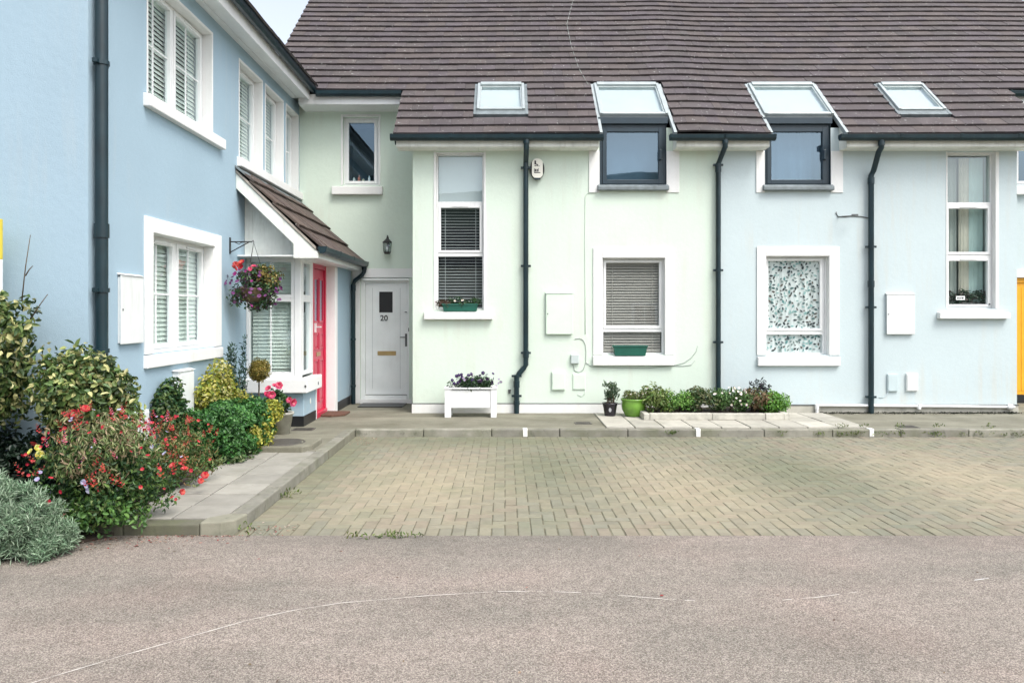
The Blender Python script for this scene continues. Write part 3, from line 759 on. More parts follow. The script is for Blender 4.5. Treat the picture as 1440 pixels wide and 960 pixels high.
for bx in ((-.05,-.042,-.055,.0),(-.038,-.02,-.05,-.01),(-.012,.006,-.05,-.012),(.012,.02,-.05,-.0),(-.05,.045,-.072,-.06)): q.box(ax+bx[0],ax+bx[1],11.911,11.9145,az+bx[2],az+bx[3])
obj('lettering', q, 'black', al)
q = MB(); q.prism_d(oval(.05,.012,ax,az-.158,e=4),11.91,11.954); obj('light', q, 'navy', al)
# meter boxes, covers, cables
def cabinet(house, fr, u0, u1, z0, z1, mat, dep=.05, lab=None):
    b = MB(fr); b.box(u0+.012, u1-.012, -dep*.6, .001, z0+.012, z1-.012); o = obj('meter_box', b, mat, house, .004)
    q = MB(fr); q.box(u0, u1, -dep, -dep*.6-.0015, z0, z1); obj('lid', q, mat, o, .008)
    q = MB(fr); q.prism_u([(-dep-.012,z1+.001),(.0,z1+.02),(.0,z1+.001)], u0-.004, u1+.004); obj('drip', q, mat, o, .003)
    q = MB(fr); q.box(u0+.02, u0+.035, -dep-.004, -dep+.001, (z0+z1)/2-.01, (z0+z1)/2+.01); obj('lock', q, 'steel', o)
    if lab: o['label'] = lab
    return o
cabinet(mint, FM, U(767.5), U(805.5), Z(470), Z(412.5), 'mintbox', .05, 'large mint painted meter box')
def cover(house, fr, u0, u1, z0, z1, mat, dep=.025):
    q = MB(fr); q.box(u0,u1,-dep,.001,z0,z1); q.box(u0+.012,u1-.012,-dep-.006,-dep-.0005,z0+.012,z1-.02); return obj('service_cover', q, mat, house, .004)
cover(mint, FM, U(776), U(794.5), Z(548), Z(522.5), 'mintbox', .035); cover(mint, FM, U(805), U(823.5), Z(548), Z(525), 'mintbox', .012)
q = MB(FM); q.box(U(802.5),U(814),-.05,.001,Z(511),Z(498)); jb = obj('junction_box', q, simple('grey_box',(.50,.57,.56),.5), mint, .01)
def cable(house, pts, r=.005, mat='mintbox', fr=FM):
    q = MB(fr); P = [Vector((U(p[0]) if fr is FM else p[0], -.006-(p[2] if len(p) > 2 else 0), Z(p[1]) if fr is FM else p[1])) for p in pts]
    q.tube(P, r, 6); return obj('cable', q, mat, house, 0, True)
cable(mint, [(808,477),(815,475.5),(820,478),(823,484),(824,495),(823.5,510),(820,520),(814,523.5),(808,521),(805.5,511.5)], .0055, simple('grey_cable',(.33,.37,.34),.6))
cable(mint, [(840,271.5),(826,272),(823,277),(822.5,330),(823,400),(823,470)], .005)
cable(mint, [(824,510),(832,515.5),(870,517),(910,517.5),(945,514),(962,510),(972,503),(979,494),(981,486)], .0045, bpy.data.materials['grey_cable'])
cable(mint, [(945,514),(960,514.5),(972,513),(977,507)], .004, bpy.data.materials['grey_cable'])
cable(mint, [(823,548),(822,554),(817,557),(812,554.5)], .004)
q = MB(FM); q.box(U(592.5),U(594),-.004,.001,Z(390),Z(376)); obj('name_plate', q, 'mintbox', mint)
q = MB(FM); q.lathe([(.0,0),(.02,0),(.022,.03)],(U(716.5),-.02,Z(550)),10); q.box(U(715),U(718),-.03,.001,Z(553),Z(548)); obj('outside_tap', q, 'steel', mint)
q = MB(SF)
cpts = [(U(805,16.0),5.6,.055),(1.20,4.3,.06),(U(800,14.6),3.3,.055),(U(812,13.6),2.3,.055),(U(826,13),1.62,.06)]
q.tube(cpts, .004, 6); obj('roof_cable', q, bpy.data.materials['grey_cable'], mint, 0, True)

# ================================================================== PALE BLUE HOUSE
pale = thing('terraced_house', 'pale powder blue rendered terraced house with yellow door at its far end', 'house', (5.6, YW, PV))
T_R = (U(1332), U(1400), Z(434), Z(214.5)); GP = (U(1077), U(1165.5), Z(499), Z(360)); D2 = (U(1075), U(1168), Z(263), 4.60)
R_P = (8.85,9.46,3.86,5.04); DP = (8.32,9.16,PV,2.26)
w = MB(FM); wall_panel(w, 3.33, 8.0, 0, 4.54, [T_R, GP, (D2[0],D2[1],D2[2],9)])
w.fr = FRC; wall_panel(w, 8.0, 10.56, 0, 5.5, [R_P, DP])
w.fr = W; w.quad((8.0,12.0,0),(8.0,13.3,0),(8.0,13.3,5.4),(8.0,12.0,4.34))
w.quad((10.56,13.3,0),(10.56,22,0),(10.56,22,4.4),(10.56,17,8.8),(10.56,13.3,5.5)); w.quad((3.33,22,0),(10.56,22,0),(10.56,22,4.4),(3.33,22,4.4))
obj('wall', w, 'pale_blue', pale)
main_roof(pale, 3.33, 10.72, 3.33, 8.37)
m = MB(FM); m.box(3.332, 8.015, -.016, .002, 0, .205); obj('plinth', m, 'plinth', pale, .006)
m = MB(FM); m.box(3.332, 8.018, -.022, .002, .2055, .222); obj('bead', m, 'steel', pale)
tz = [Z(360), Z(286)]
wn = window(pale, FM, *T_R, .09, [(T_R[0],T_R[1],tz[1],T_R[3],0,0,0),(T_R[0],T_R[1],tz[0],tz[1],1,0,0),(T_R[0],T_R[1],T_R[2],tz[0],1,0,0)], room='room_light', glassm='glass', roomd=.55)
sill(wn, FM, U(1317.5), U(1416), Z(448), Z(437.5)-.012, .09); surround(wn, FM, (T_R[0]-.02,T_R[1]+.05,T_R[2],T_R[3]+.01), T_R, .008, 'white_paint', top=False); reveal(wn, FM, *T_R, .088)
fold(wn, FM, U(1362), U(1376), T_R[2]+.05, T_R[3]-.04, .26, 'cream', 3, .010); fold(wn, FM, U(1377), U(1397), T_R[2]+.05, T_R[3]-.04, .265, 'aqua', 3, .007); fold(wn, FM, U(1331), U(1361.5), T_R[2]+.05, T_R[3]-.04, .31, 'pane_fill', 4, .012)  # last fold is an added mid-tone sheet, brightening the dark left glass
q = MB(FM); q.box(U(1350.5),U(1363),.112,.1165,Z(421.5),Z(416)); st = obj('sticker', q, 'upvc', wn)
q = MB(FM)
for a, b in ((1352,1354.2),(1355,1357),(1358,1361)): q.box(U(a),U(b),.1105,.1115,Z(420),Z(417.6))
obj('lettering', q, 'steel', st)
q = MB(FM); q.lathe([(0,0),(.012,0),(.012,.02)], (U(1395.5),.07,Z(428.5)), 8); obj('knob', q, 'iron', wn)
tm = Z(468)
wn = window(pale, FM, *GP, .10, [(GP[0],GP[1]-.03,tm,GP[3],1,0,0),(GP[0],GP[1]-.03,GP[2],tm,0,0,0)], room='room', glassm='glass_dark')
q = MB(FM); q.box(GP[1]-.0295, GP[1]-.0045, .08, .17, GP[2], GP[3]); obj('jamb', q, 'upvc', wn)
surround(wn, FM, (U(1064),U(1180),GP[2],Z(347)), GP, .022); sill(wn, FM, U(1064.5), U(1180), Z(514), Z(501), .06); reveal(wn, FM, *GP, .079)
# leaf print curtain: the motifs are part of its mesh
q = MB(FM); ca, cb_, cz0, cz1 = GP[0]+.03, GP[1]-.05, GP[2]+.03, GP[3]-.03
nq = 60; vs = []; fs = []
for i in range(nq+1):
    u = ca+(cb_-ca)*i/nq; dd = .147+.006*math.sin(i*.55)+.003*math.sin(i*1.3); vs += [(u,dd,cz0),(u,dd,cz1)]
    if i: fs.append((2*i-2,2*i,2*i+1,2*i-1))
q.add(vs, fs, (.60,.67,.665))
placed = []
tries = 0
while len(placed) < 330 and tries < 20000:
    tries += 1
    u, z = random.uniform(ca+.03,cb_-.03), random.uniform(cz0+.03,cz1-.03)
    if any((u-a)**2+(z-b)**2 < .040**2 for a, b in placed): continue
    placed.append((u,z)); a = random.uniform(0,2*PI); L_ = random.uniform(.020,.036); wd = L_*random.uniform(.35,.6)
    c = random.choice([(.05,.075,.085),(.03,.04,.045),(.12,.27,.27),(.18,.24,.23),(.07,.14,.14),(.25,.42,.41),(.10,.09,.08)])
    pts = [(-L_,0),(-.3*L_,wd),(.4*L_,wd*.8),(L_,0),(.4*L_,-wd*.8),(-.3*L_,-wd)]
    q.add([(u+p*math.cos(a)-r_*math.sin(a), .1365, z+p*math.sin(a)+r_*math.cos(a)) for p, r_ in pts], [(0,1,2,3,4,5)], c)
q.c[-1] = (.05,.07,.07)
obj('curtain', q, attr_mat('printed_cotton', .9, .1, 0, 5, .06), wn)
wn = half_dormer(pale, D2, 1063, 1185, 'room_light')
fold(wn, FM, D2[0]+.03, D2[1]-.03, D2[2]+.05, D2[3]-.05, .24, 'curtain', 6, .012)
skylight(pale, 4.08, 5.18, 12.12, 12.93, True); skylight(pale, 6.25, 7.01, 12.24, 12.93)
eaves(pale, [(3.332,4.04),(5.22,8.33)], [(3.33,4.085),(5.10,8.40)])
for x, s in ((4.04,-1),(5.22,1),(8.33,-1)): eave_end(pale, x, s)
m = MB(SF); m.box(8.33,8.36,0,(YRE-YE)/CT,-.17,-.012); obj('bargeboard', m, 'navy', pale)
m = MB(); m.box(8.02,10.56,YRE+.01,YRE+.035,5.135,5.30); obj('fascia', m, 'upvc', pale, .004)
m = MB(); m.box(8.02,10.56,YRE+.036,13.3,5.128,5.14); obj('soffit', m, 'upvc', pale)
gutter(pale, W, 8.39, 10.6, YRE+.005, 5.335)
wn = window(pale, FRC, *R_P, .07, [(*R_P[:2],*R_P[2:],1,0,0)], glassm='glass_sky', room='room_dark', vents=False, fw=.06)
sill(wn, FRC, 8.79, 9.60, 3.69, 3.84, .09); surround(wn, FRC, (8.80,9.50,R_P[2],R_P[3]+.045), R_P, .012)
m = MB(FRC); m.box(8.32,8.40,.03,.10,PV,2.26); m.box(9.08,9.16,.03,.10,PV,2.26); m.box(8.40,9.08,.03,.10,2.17,2.26); fr_ = obj('door_frame', m, 'yellow', pale, .006)
m = MB(FRC); m.box(8.20,9.28,-.035,.029,2.262,2.40); obj('lintel', m, 'white_paint', pale, .006)
m = MB(FRC); m.box(8.404,9.076,.05,.095,.235,2.165); dr = obj('door', m, 'yellow', pale)
q = MB(FRC)
for k in range(6): gx = 8.404+.112*(k+.5); q.box(gx-.045,gx+.045,.043,.0495,.30,2.10)
obj('board', q, 'yellow', dr, .004)
m = MB(FRC); m.box(8.404,9.076,.02,.10,PV,.232); obj('door_step', m, 'black', pale)
# party pipe and right pipe
xm, xr0, xr1 = U(1010,yb), U(1237.5,11.7), U(1225,yb)
downpipe(pale, [(xm+.03,11.66,zt),(xm+.03,11.66,4.17),(xm,yb,3.96),(xm,yb,PV)], .040, {'sockets':[((xm,yb,3.88),.045),((xm+.03,11.66,4.25),.03)],
    'brackets':[(xm,yb,Z(232,yb)),(xm,yb,Z(380,yb)),(xm,yb,Z(481,yb))],'axis':'x'})
downpipe(pale, [(xr0,11.66,zt),(xr0,11.66,4.16),(xr0-.02,11.70,4.10),(xr1+.03,yb-.02,3.86),(xr1,yb,3.78),(xr1,yb,PV)], .042, {'sockets':[((xr1,yb,3.70),.05),((xr1,yb,2.1),.05),((xr0,11.66,4.22),.03)],
    'brackets':[(xr1,yb,Z(347,yb)),(xr1,yb,Z(432,yb)),(xr1,yb,Z(558,yb))],'axis':'x'})
cabinet(pale, FM, U(1245), U(1284.5), Z(470), Z(413.5), 'cabinet', .05, 'large white meter box')
cover(pale, FM, U(1247), U(1261.5), Z(550), Z(525.5), 'bluebox', .03); cover(pale, FM, U(1273.5), U(1289.5), Z(549.5), Z(525), 'cabinet', .035)
cable(pale, [(1248,549),(1247,554),(1242,558.5),(1236,559)], .006, 'bluebox')
cable(pale, [(1222,307),(1210,304.5),(1196,304),(1188,305),(1178,304.5),(1175.5,300),(1176,298)], .008, 'steel')
q = MB(FM); q.tube([(U(1179),-.01,Z(305)),(U(1179),-.14,Z(306)),(U(1196),-.16,Z(305))],.009,8); q.box(U(1192),U(1200),-.17,-.13,Z(305.5),Z(303)); obj('bracket', q, 'steel', pale)
# white waste pipe along the plinth
q = MB(FM); q.tube([(U(1148),-.045,Z(569)),(U(1424),-.045,Z(571.5))],.022,12); q.tube([(U(1147),-.045,Z(569)),(U(1147),-.045,PV)],.024,12)
for px in (1147,1290): q.lathe([(.032,-.04),(.032,.04)],(U(px),-.045,Z(571)),12)
q.tube([(U(1414),-.045,Z(571)),(U(1420),-.06,Z(571.5))],.045,12)
obj('waste_pipe', q, 'upvc', pale, .003)

# ================================================================== BLUE HOUSE ON THE LEFT
blue = thing('terraced_house', 'sky blue rendered house standing side on with red door porch and bay window', 'house', (-3.56, 9.5, 0))
UWn = (7.66,9.33,3.84,5.03); LW = (7.74,9.38,1.24,2.46)
TR = [(10.30,11.26,3.74,5.03),(11.42,12.32,3.74,5.03),(12.50,13.22,3.74,5.03)]
w = MB(FS); wall_panel(w, 6.56, 13.3, 0, 5.26, [UWn, LW, *TR])
w.fr = W; w.quad((-9.0,6.56,0),(-3.56,6.56,0),(-3.56,6.56,5.26),(-6.28,6.56,7.65),(-9.0,6.56,5.26))
w.quad((-9.0,6.56,0),(-9.0,6.56,5.26),(-9.0,13.3,5.26),(-9.0,13.3,0)); w.quad((-9.0,13.3,0),(-9.0,13.3,5.26),(-6.28,13.3,7.65),(-3.9,13.3,5.5),(-3.9,13.3,0))
obj('wall', w, 'blue', blue)
rb = MB(); tile_roof(MB() if False else rb, 0, 0, 0, 0, 0, SL)
fr_l = Fr('side', -3.16); rb.fr = fr_l; tile_roof(rb, 6.4, 12.8, 0, 5.40, 3.12, SL)
class FL:
    def __call__(s, u, d, z): return (-9.4+d, u, z)
rb.fr = FL(); tile_roof(rb, 6.4, 12.8, 0, 5.40, 3.12, SL)
rf = obj('roof', rb, 'tile', blue)
m = MB(FS); x = 6.4
while x < 12.8:
    x1 = min(x+2.05, 12.84)
    for k in range(3): m.box(x+.004, x1-.004, -.27+k*.09+.002, -.27+(k+1)*.09-.002, 5.235+.004*(k%2), 5.25)
    x = x1
obj('soffit', m, 'upvc', blue)
m = MB(FS); m.box(6.4,12.84,-.296,-.272,5.20,5.37); obj('fascia', m, 'upvc', blue, .004)
gutter(blue, FS, 6.35, 12.86, -.298, 5.415)
mullion = (UWn[0]+UWn[1])/2
wn = window(blue, FS, *UWn, .12, [(UWn[0],mullion,UWn[2],UWn[3],1,1,1),(mullion,UWn[1],UWn[2],UWn[3],1,1,1)], room='room', glassm='glass')
reveal(wn, FS, *UWn, .118); surround(wn, FS, (UWn[0]-.03,UWn[1]+.03,UWn[2],UWn[3]+.03), UWn, .006); sill(wn, FS, 7.56, 9.62, 3.69, 3.825, .07, back=.12)
blind(wn, FS, UWn[0]+.04, UWn[1]-.04, UWn[2]+.03, UWn[3]-.03, .20, 'slat', .05, 66, .054)
for i, t in enumerate(TR):
    wn = window(blue, FS, *t, .12, [(*t[:2],*t[2:],1,0,1)], room='room', glassm='glass')
    reveal(wn, FS, *t, .118); surround(wn, FS, (t[0]-.03,t[1]+.03,t[2],t[3]+.03), t, .006)
    if i == 0: sill(wn, FS, 10.2, 13.29, 3.60, 3.73, .07, back=.12)
    blind(wn, FS, t[0]+.03, t[1]-.03, t[2]+.03, t[3]-.03, .20, 'slat', .05, 68, .054)
mullion = (LW[0]+LW[1])/2
wn = window(blue, FS, *LW, .12, [(LW[0],mullion,LW[2],LW[3],1,1,1),(mullion,LW[1],LW[2],LW[3],1,1,1)], room='room', glassm='glass', fw=.06)
reveal(wn, FS, *LW, .118); surround(wn, FS, (7.57,9.60,LW[2],2.61), LW, .022); sill(wn, FS, 7.565, 9.61, 1.10, 1.236, .04, back=.12)
blind(wn, FS, LW[0]+.04, LW[1]-.04, LW[2]+.03, LW[3]-.03, .20, 'slat', .05, 68, .054)
cabinet(blue, FS, 7.05, 7.49, 1.36, 2.0, 'cabinet', .04, 'white meter box with rounded lid')
cover(blue, FS, 7.36, 7.60, .40, .70, 'cabinet', .04); cover(blue, FS, 7.02, 7.26, .40, .68, 'cabinet', .04)
q = MB(FS); q.box(8.22,8.62,-.07,.001,.06,1.02); q.prism_u([(-.09,1.021),(.0,1.04),(.0,1.021)],8.20,8.64); q.box(8.24,8.60,-.082,-.0705,.10,.99); obj('gas_cabinet', q, 'cabinet', blue, .008)
downpipe(blue, [(-3.487,6.64,5.36),(-3.487,6.64,.05)], .053, {'sockets':[((-3.487,6.64,2.36),.06)],'brackets':[(-3.487,6.64,Z(89,6.64)),(-3.487,6.64,Z(408,6.64)),(-3.487,6.64,Z(493,6.64))],'axis':'y'})
q = MB(); yy = 9.93; q.tube([(-3.555,yy,Z(340,yy)),(-3.27,yy,Z(340,yy))],.008,8); q.tube([(-3.555,yy,Z(355,yy)),(-3.30,yy,Z(340,yy))],.007,8); q.box(-3.558,-3.545,yy-.015,yy+.015,Z(357,yy),Z(334,yy)); q.tube([(-3.27,yy,Z(340,yy)),(-3.255,yy,Z(338,yy)),(-3.245,yy,Z(341,yy))],.006,8)
q.tube([(-3.50,yy,Z(340,yy)),(-3.44,yy,Z(343.5,yy)),(-3.40,yy,Z(340.5,yy))],.005,6)
obj('hanging_bracket', q, 'iron', blue)
# porch and bay
XB = -2.80; YB = 10.55; FBF = Fr('front', YB); FBS = Fr('side', XB)
tmz = 1.855; bz0, bz1 = .79, 2.40
wn = window(blue, FBF, -3.555, XB-.09, bz0, bz1, .0, [(-3.555,XB-.09,tmz,bz1,0,1,0),(-3.555,XB-.09,bz0,tmz,0,1,0)], room=None, glassm='glass', vents=False, fw=.09)
q = MB(); q.quad((-3.55,10.63,.76),(-2.89,10.63,.76),(-2.89,11.25,.76),(-3.55,11.25,.76)); q.quad((-3.55,10.63,2.41),(-2.87,10.63,2.41),(-2.87,11.25,2.41),(-3.55,11.25,2.41)); q.quad((-3.55,10.6,.7),(-3.55,11.25,.7),(-3.55,11.25,2.42),(-3.55,10.6,2.42)); q.quad((-3.55,11.2,.7),(-2.8,11.2,.7),(-2.8,11.2,2.42),(-3.55,11.2,2.42)); obj('interior', q, 'room_light', wn)
blind(wn, FBF, -3.51, XB-.13, bz0+.05, bz1-.05, .15, 'slat', .05, 62, .052)
q = MB(); q.box(XB-.088,XB,YB-.01,YB+.085,bz0,bz1); q.box(-3.56,XB-.002,YB-.004,YB+.08,bz0-.06,bz0-.001); obj('corner_post', q, 'upvc', blue, .006)
wn = window(blue, FBS, YB+.087, 11.12, bz0, bz1, .0, [(YB+.087,11.12,tmz,bz1,0,0,0),(YB+.087,11.12,bz0,tmz,0,0,0)], room=None, glassm='glass', vents=False, fw=.09)
blind(wn, FBS, YB+.19, 11.09, bz0+.05, bz1-.05, .12, 'slat', .05, 62, .052)
q = MB(); q.prism_z([(-3.565,10.44),(-2.69,10.44),(-2.69,11.30),(-2.84,11.30),(-2.84,10.62),(-3.565,10.62)],.56,.75); obj('bay_sill', q, 'white_paint', blue, .012)
q = MB(); q.prism_z([(-3.565,10.56),(-2.77,10.56),(-2.77,11.24),(-3.565,11.24)],.23,.559); bb = obj('bay_base', q, 'blue', blue, .006)
q = MB(); q.prism_z([(-3.566,10.555),(-2.765,10.555),(-2.765,11.245),(-3.566,11.245)],PV-.02,.2295); obj('plinth', q, 'black', bb)
q = MB(); q.lathe([(0,0),(.035,0),(.035,.008)], (0,0,0), 12); q.v = [(-2.77+v[2]*.6+.001, 10.93+v[0]*.8, .40+v[1]*1.2) for v in q.v]; obj('air_vent', q, 'upvc_old', bb)
q = MB()
for vx in (-2.71,): q.box(vx-.012,vx+.012,10.432,10.4395,.64,.67)
q.box(-2.6895,-2.684,11.05,11.08,.62,.66); obj('drain_hole', q, 'steel', blue)
# door side of the porch
q = MB(); q.box(-2.86,-2.80,11.121,11.21,bz0-.0,2.398); q.box(-2.86,-2.765,11.246,11.30,PV,.558); obj('jamb', q, 'upvc', blue, .005)
FD = Fr('side', -2.80)
q = MB(FD); q.box(11.212,11.27,.0,.08,PV+.03,2.398); q.box(11.99,12.045,.0,.08,PV+.03,2.398); q.box(11.271,11.989,.0,.08,2.31,2.398); q.box(11.271,11.989,-.03,.08,PV,.17); dfr = obj('door_frame', q, 'red', blue, .005)
q = MB(FD); q.box(11.274,11.986,.03,.075,.172,2.305); rd = obj('door', q, 'red', blue)
q = MB(FD)
for (a,b,c,e) in ((11.34,11.60,.30,.95),(11.66,11.92,.30,.95),(11.34,11.60,1.10,1.35),(11.66,11.92,1.10,1.35)): ring(q,a,b,c,e,.03,.018,.0295); q.box(a+.05,b-.05,.022,.0295,c+.05,e-.05)
obj('panel', q, 'red', rd, .004)
q = MB(FD)
for (a,b) in ((11.34,11.60),(11.66,11.92)): ring(q,a,b,1.50,2.18,.03,.016,.0295)
obj('bead', q, 'red', rd, .003)
q = MB(FD)
for (a,b) in ((11.37,11.57),(11.69,11.89)): q.quad((a,.028,1.53),(b,.028,1.53),(b,.028,2.15),(a,.028,2.15))
obj('pane', q, 'glass_sky', rd)
q = MB(FD); q.box(11.40,11.44,.005,.0299,1.36,1.50); q.tube([(11.42,.0,1.44),(11.42,-.045,1.44),(11.50,-.05,1.44)],.01,8); obj('handle', q, 'upvc', rd, .004)
q = MB(FD); q.box(11.52,11.76,.022,.0299,1.0,1.06); obj('letterbox', q, 'brass', rd, .003)
q = MB(); q.box(-2.86,-2.66,12.047,12.22,PV,2.398); obj('porch_post', q, 'white_paint', blue, .008)
q = MB(); q.box(-2.90,-2.662,12.221,13.298,PV,2.398); pw = obj('porch_wall', q, 'blue', blue)
q = MB(); q.box(-2.90,-2.652,12.225,13.297,PV-.01,.235); obj('plinth', q, 'black', pw)
# porch roof
pt = MB(FS); tile_roof(pt, 10.14, 13.28, -1.10, 2.50, 0.0, .965, gauge=.30, tw=.33, wob=1.8, tone=.9)
for i in range(0, len(pt.c)): pt.c[i] = tuple(v*s for v, s in zip(pt.c[i], (1.15,1.0,.85)))
pr_ = obj('porch_roof', pt, 'tile', blue)
q = MB(FS); q.prism_u([(-1.10,2.47),(-1.10,2.495),(0,3.555),(0,3.50)],10.16,13.29); obj('underlay', q, 'underlay', pr_)
q = MB(FS); q.prism_u([(-.13,3.47),(-.12,3.50),(-.002,3.60),(-.002,3.57)],10.12,13.28); obj('flashing', q, 'lead', pr_)
def pq(x): return 3.50-.965*(x+3.56)          # underside of the verge
q = MB(); q.prism_d([(-3.56,pq(-3.56)),(-2.47,pq(-2.47)),(-2.47,2.375),(-2.80,2.375),(-2.80,pq(-2.80)-.20),(-3.56,pq(-3.56)-.20)],10.165,10.19); obj('bargeboard', q, 'upvc_old', blue, .004)
q = MB(); q.prism_d([(-3.56,pq(-3.56)+.005),(-2.50,pq(-2.50)+.005),(-2.50,pq(-2.50)+.05),(-3.56,pq(-3.56)+.05)],10.15,10.20); obj('verge', q, simple('verge_mortar',(.34,.31,.27),.9,.3,12,.4), blue, .006)
q = MB(); x = -3.558
while x < -2.82:
    x1 = min(x+.105,-2.80); q.prism_d([(x+.001,2.40),(x1-.001,2.40),(x1-.001,pq(x1)-.02),(x+.001,pq(x)-.02)],10.50,10.52); x = x1
q.box(-3.56,-2.80,10.521,10.54,2.40,2.45); q.prism_d([(-3.56,2.45),(-2.80,2.45),(-2.80,pq(-2.80)-.03),(-3.56,pq(-3.56)-.03)],10.522,10.54); obj('gable_boarding', q, 'upvc_old', blue)
q = MB(); q.box(-2.80,-2.48,10.192,13.29,2.378,2.40); q.box(-3.55,-2.80,10.195,10.495,2.402,2.42); obj('soffit', q, 'upvc', blue)
q = MB(); q.box(-2.499,-2.475,10.192,13.29,2.377,2.475); obj('fascia', q, 'upvc', blue, .004)
gutter(blue, Fr('side',-2.473), 10.16, 13.26, 0, 2.525) 
for o in [c for c in blue.children if c.name.startswith('gutter')]: pass
downpipe(blue, [(-2.415,13.18,2.44),(-2.415,13.18,2.36),(-2.44,13.18,2.31),(-2.58,13.18,2.20),(-2.60,13.18,2.14),(-2.60,13.18,PV)], .036, {'sockets':[((-2.60,13.18,2.08),.05),((-2.415,13.18,2.42),.03)],'brackets':[(-2.60,13.18,1.2),(-2.60,13.18,.4)],'axis':'y'})
# ================================================================== PLANTS
def norm(a): return a/np.maximum(np.linalg.norm(a, axis=1, keepdims=True), 1e-9)
def leaf_arrays(P, N, A, L, Wd, fold_=.25, curl=.15):
    """P base points, N leaf normals, A leaf axis directions, L/W sizes -> verts (n,6,3) and quads"""
    A = norm(A-(A*N).sum(1, keepdims=True)*N); S = np.cross(N, A)
    L = L[:, None]; Wd = Wd[:, None]
    def pt(a, s, n): return P+A*L*a+S*Wd*s+N*Wd*n
    V = np.stack([pt(0,0,0), pt(.32,.5,fold_), pt(.72,.38,fold_*.6), P+A*L-N*L*curl, pt(.72,-.38,fold_*.6), pt(.32,-.5,fold_)], axis=1)
    return V
def clumps_in(center, rad, n, r, shell=.55, flat=0, low=-.75):
    out = []
    while len(out) < n:
        d = rng.normal(size=3); d /= np.linalg.norm(d)
        if d[2] < low: continue
        k = shell+(1-shell)*rng.random()
        out.append((np.array(center)+d*np.array(rad)*k*.92, r*rng.uniform(.65,1.25)))
    return out
def foliage_mesh(name, clumps, per, L, Wd, colors, up=.35, out=.8, droop=.0, jitter=.6, fold_=.25, upright=0.0, sq=(1,1,1), center=None, tonevar=.22):
    Ps = []; Ns = []; As = []; Cs = []
    cen = np.array(center) if center is not None else np.mean([c for c, r in clumps], axis=0)
    colors = np.array([c[:3] for c in colors]); 
    for c, r in clumps:
        k = max(3, int(per*(r/np.mean([q for _, q in clumps]))**2))
        d = norm(rng.normal(size=(k,3))); rr = r*np.cbrt(rng.uniform(.12,1,size=(k,1)))
        p = c+d*rr*np.array(sq)
        o = norm(p-cen)*.5+d*.8
        n = norm(o*out+np.array([0,0,up])+rng.normal(size=(k,3))*jitter)
        a = rng.normal(size=(k,3))*(1-upright)*.8+d*.6*(1-upright*.5)+np.array([0,0,upright*1.6-droop])
        tone = rng.uniform(1-tonevar,1+tonevar)
        w = np.ones(len(colors)); w[rng.integers(len(colors))] *= 3.0; w /= w.sum()
        col = colors[rng.choice(len(colors), size=k, p=w)]*tone*rng.uniform(.75,1.25,size=(k,1))
        Ps.append(p); Ns.append(n); As.append(a); Cs.append(col)
    P = np.concatenate(Ps); N = np.concatenate(Ns); A = np.concatenate(As); C = np.concatenate(Cs); n = len(P)
    Ls = L*rng.uniform(.6,1.25,size=n); Ws = Wd*rng.uniform(.7,1.2,size=n)
    return P, N, A, Ls, Ws, C, fold_
def np_mesh(name, V, Q, C):
    me = bpy.data.meshes.new(name); nv = len(V); nq = len(Q)
    me.vertices.add(nv); me.vertices.foreach_set('co', V.astype(np.float32).ravel())
    me.loops.add(nq*4); me.loops.foreach_set('vertex_index', Q.astype(np.int32).ravel())
    me.polygons.add(nq); me.polygons.foreach_set('loop_start', np.arange(0,nq*4,4,dtype=np.int32))
    a = me.color_attributes.new('col','FLOAT_COLOR','POINT'); cc = np.ones((nv,4),dtype=np.float32); cc[:,:3] = C; a.data.foreach_set('color', cc.ravel())
    me.update(calc_edges=True); me.validate(); return me
def foliage(parent, data, name='foliage', mat='leaf'):
    P, N, A, Ls, Ws, C, fo = data; P = P-np.array(org(parent))
    V = leaf_arrays(P, N, A, Ls, Ws, fo).reshape(-1,3); n = len(P); b = np.arange(n)[:,None]*6
    Q = np.concatenate([b+np.array([[0,1,2,3]]), b+np.array([[0,3,4,5]])])
    return link_mesh(name, np_mesh(name, V, Q, np.repeat(np.clip(C,0,1),6,axis=0)), mat, parent)
def stems(parent, base, tips, r=.008, name='stem', mat='bark', bend=.3):
    mb = MB(); base = np.array(base)
    for t in tips:
        t = np.array(t); b = base+np.array([rng.uniform(-.06,.06),rng.uniform(-.04,.04),0]); mid = b+(t-b)*np.array([.5,.5,.62])
        mb.tube([tuple(b),tuple((b+mid)/2+rng.normal(size=3)*.01),tuple(mid),tuple((mid+t)/2+rng.normal(size=3)*.01),tuple(b+(t-b)*.9)], r, 6, r*.35)
    return obj(name, mb, mat, parent, 0, True)
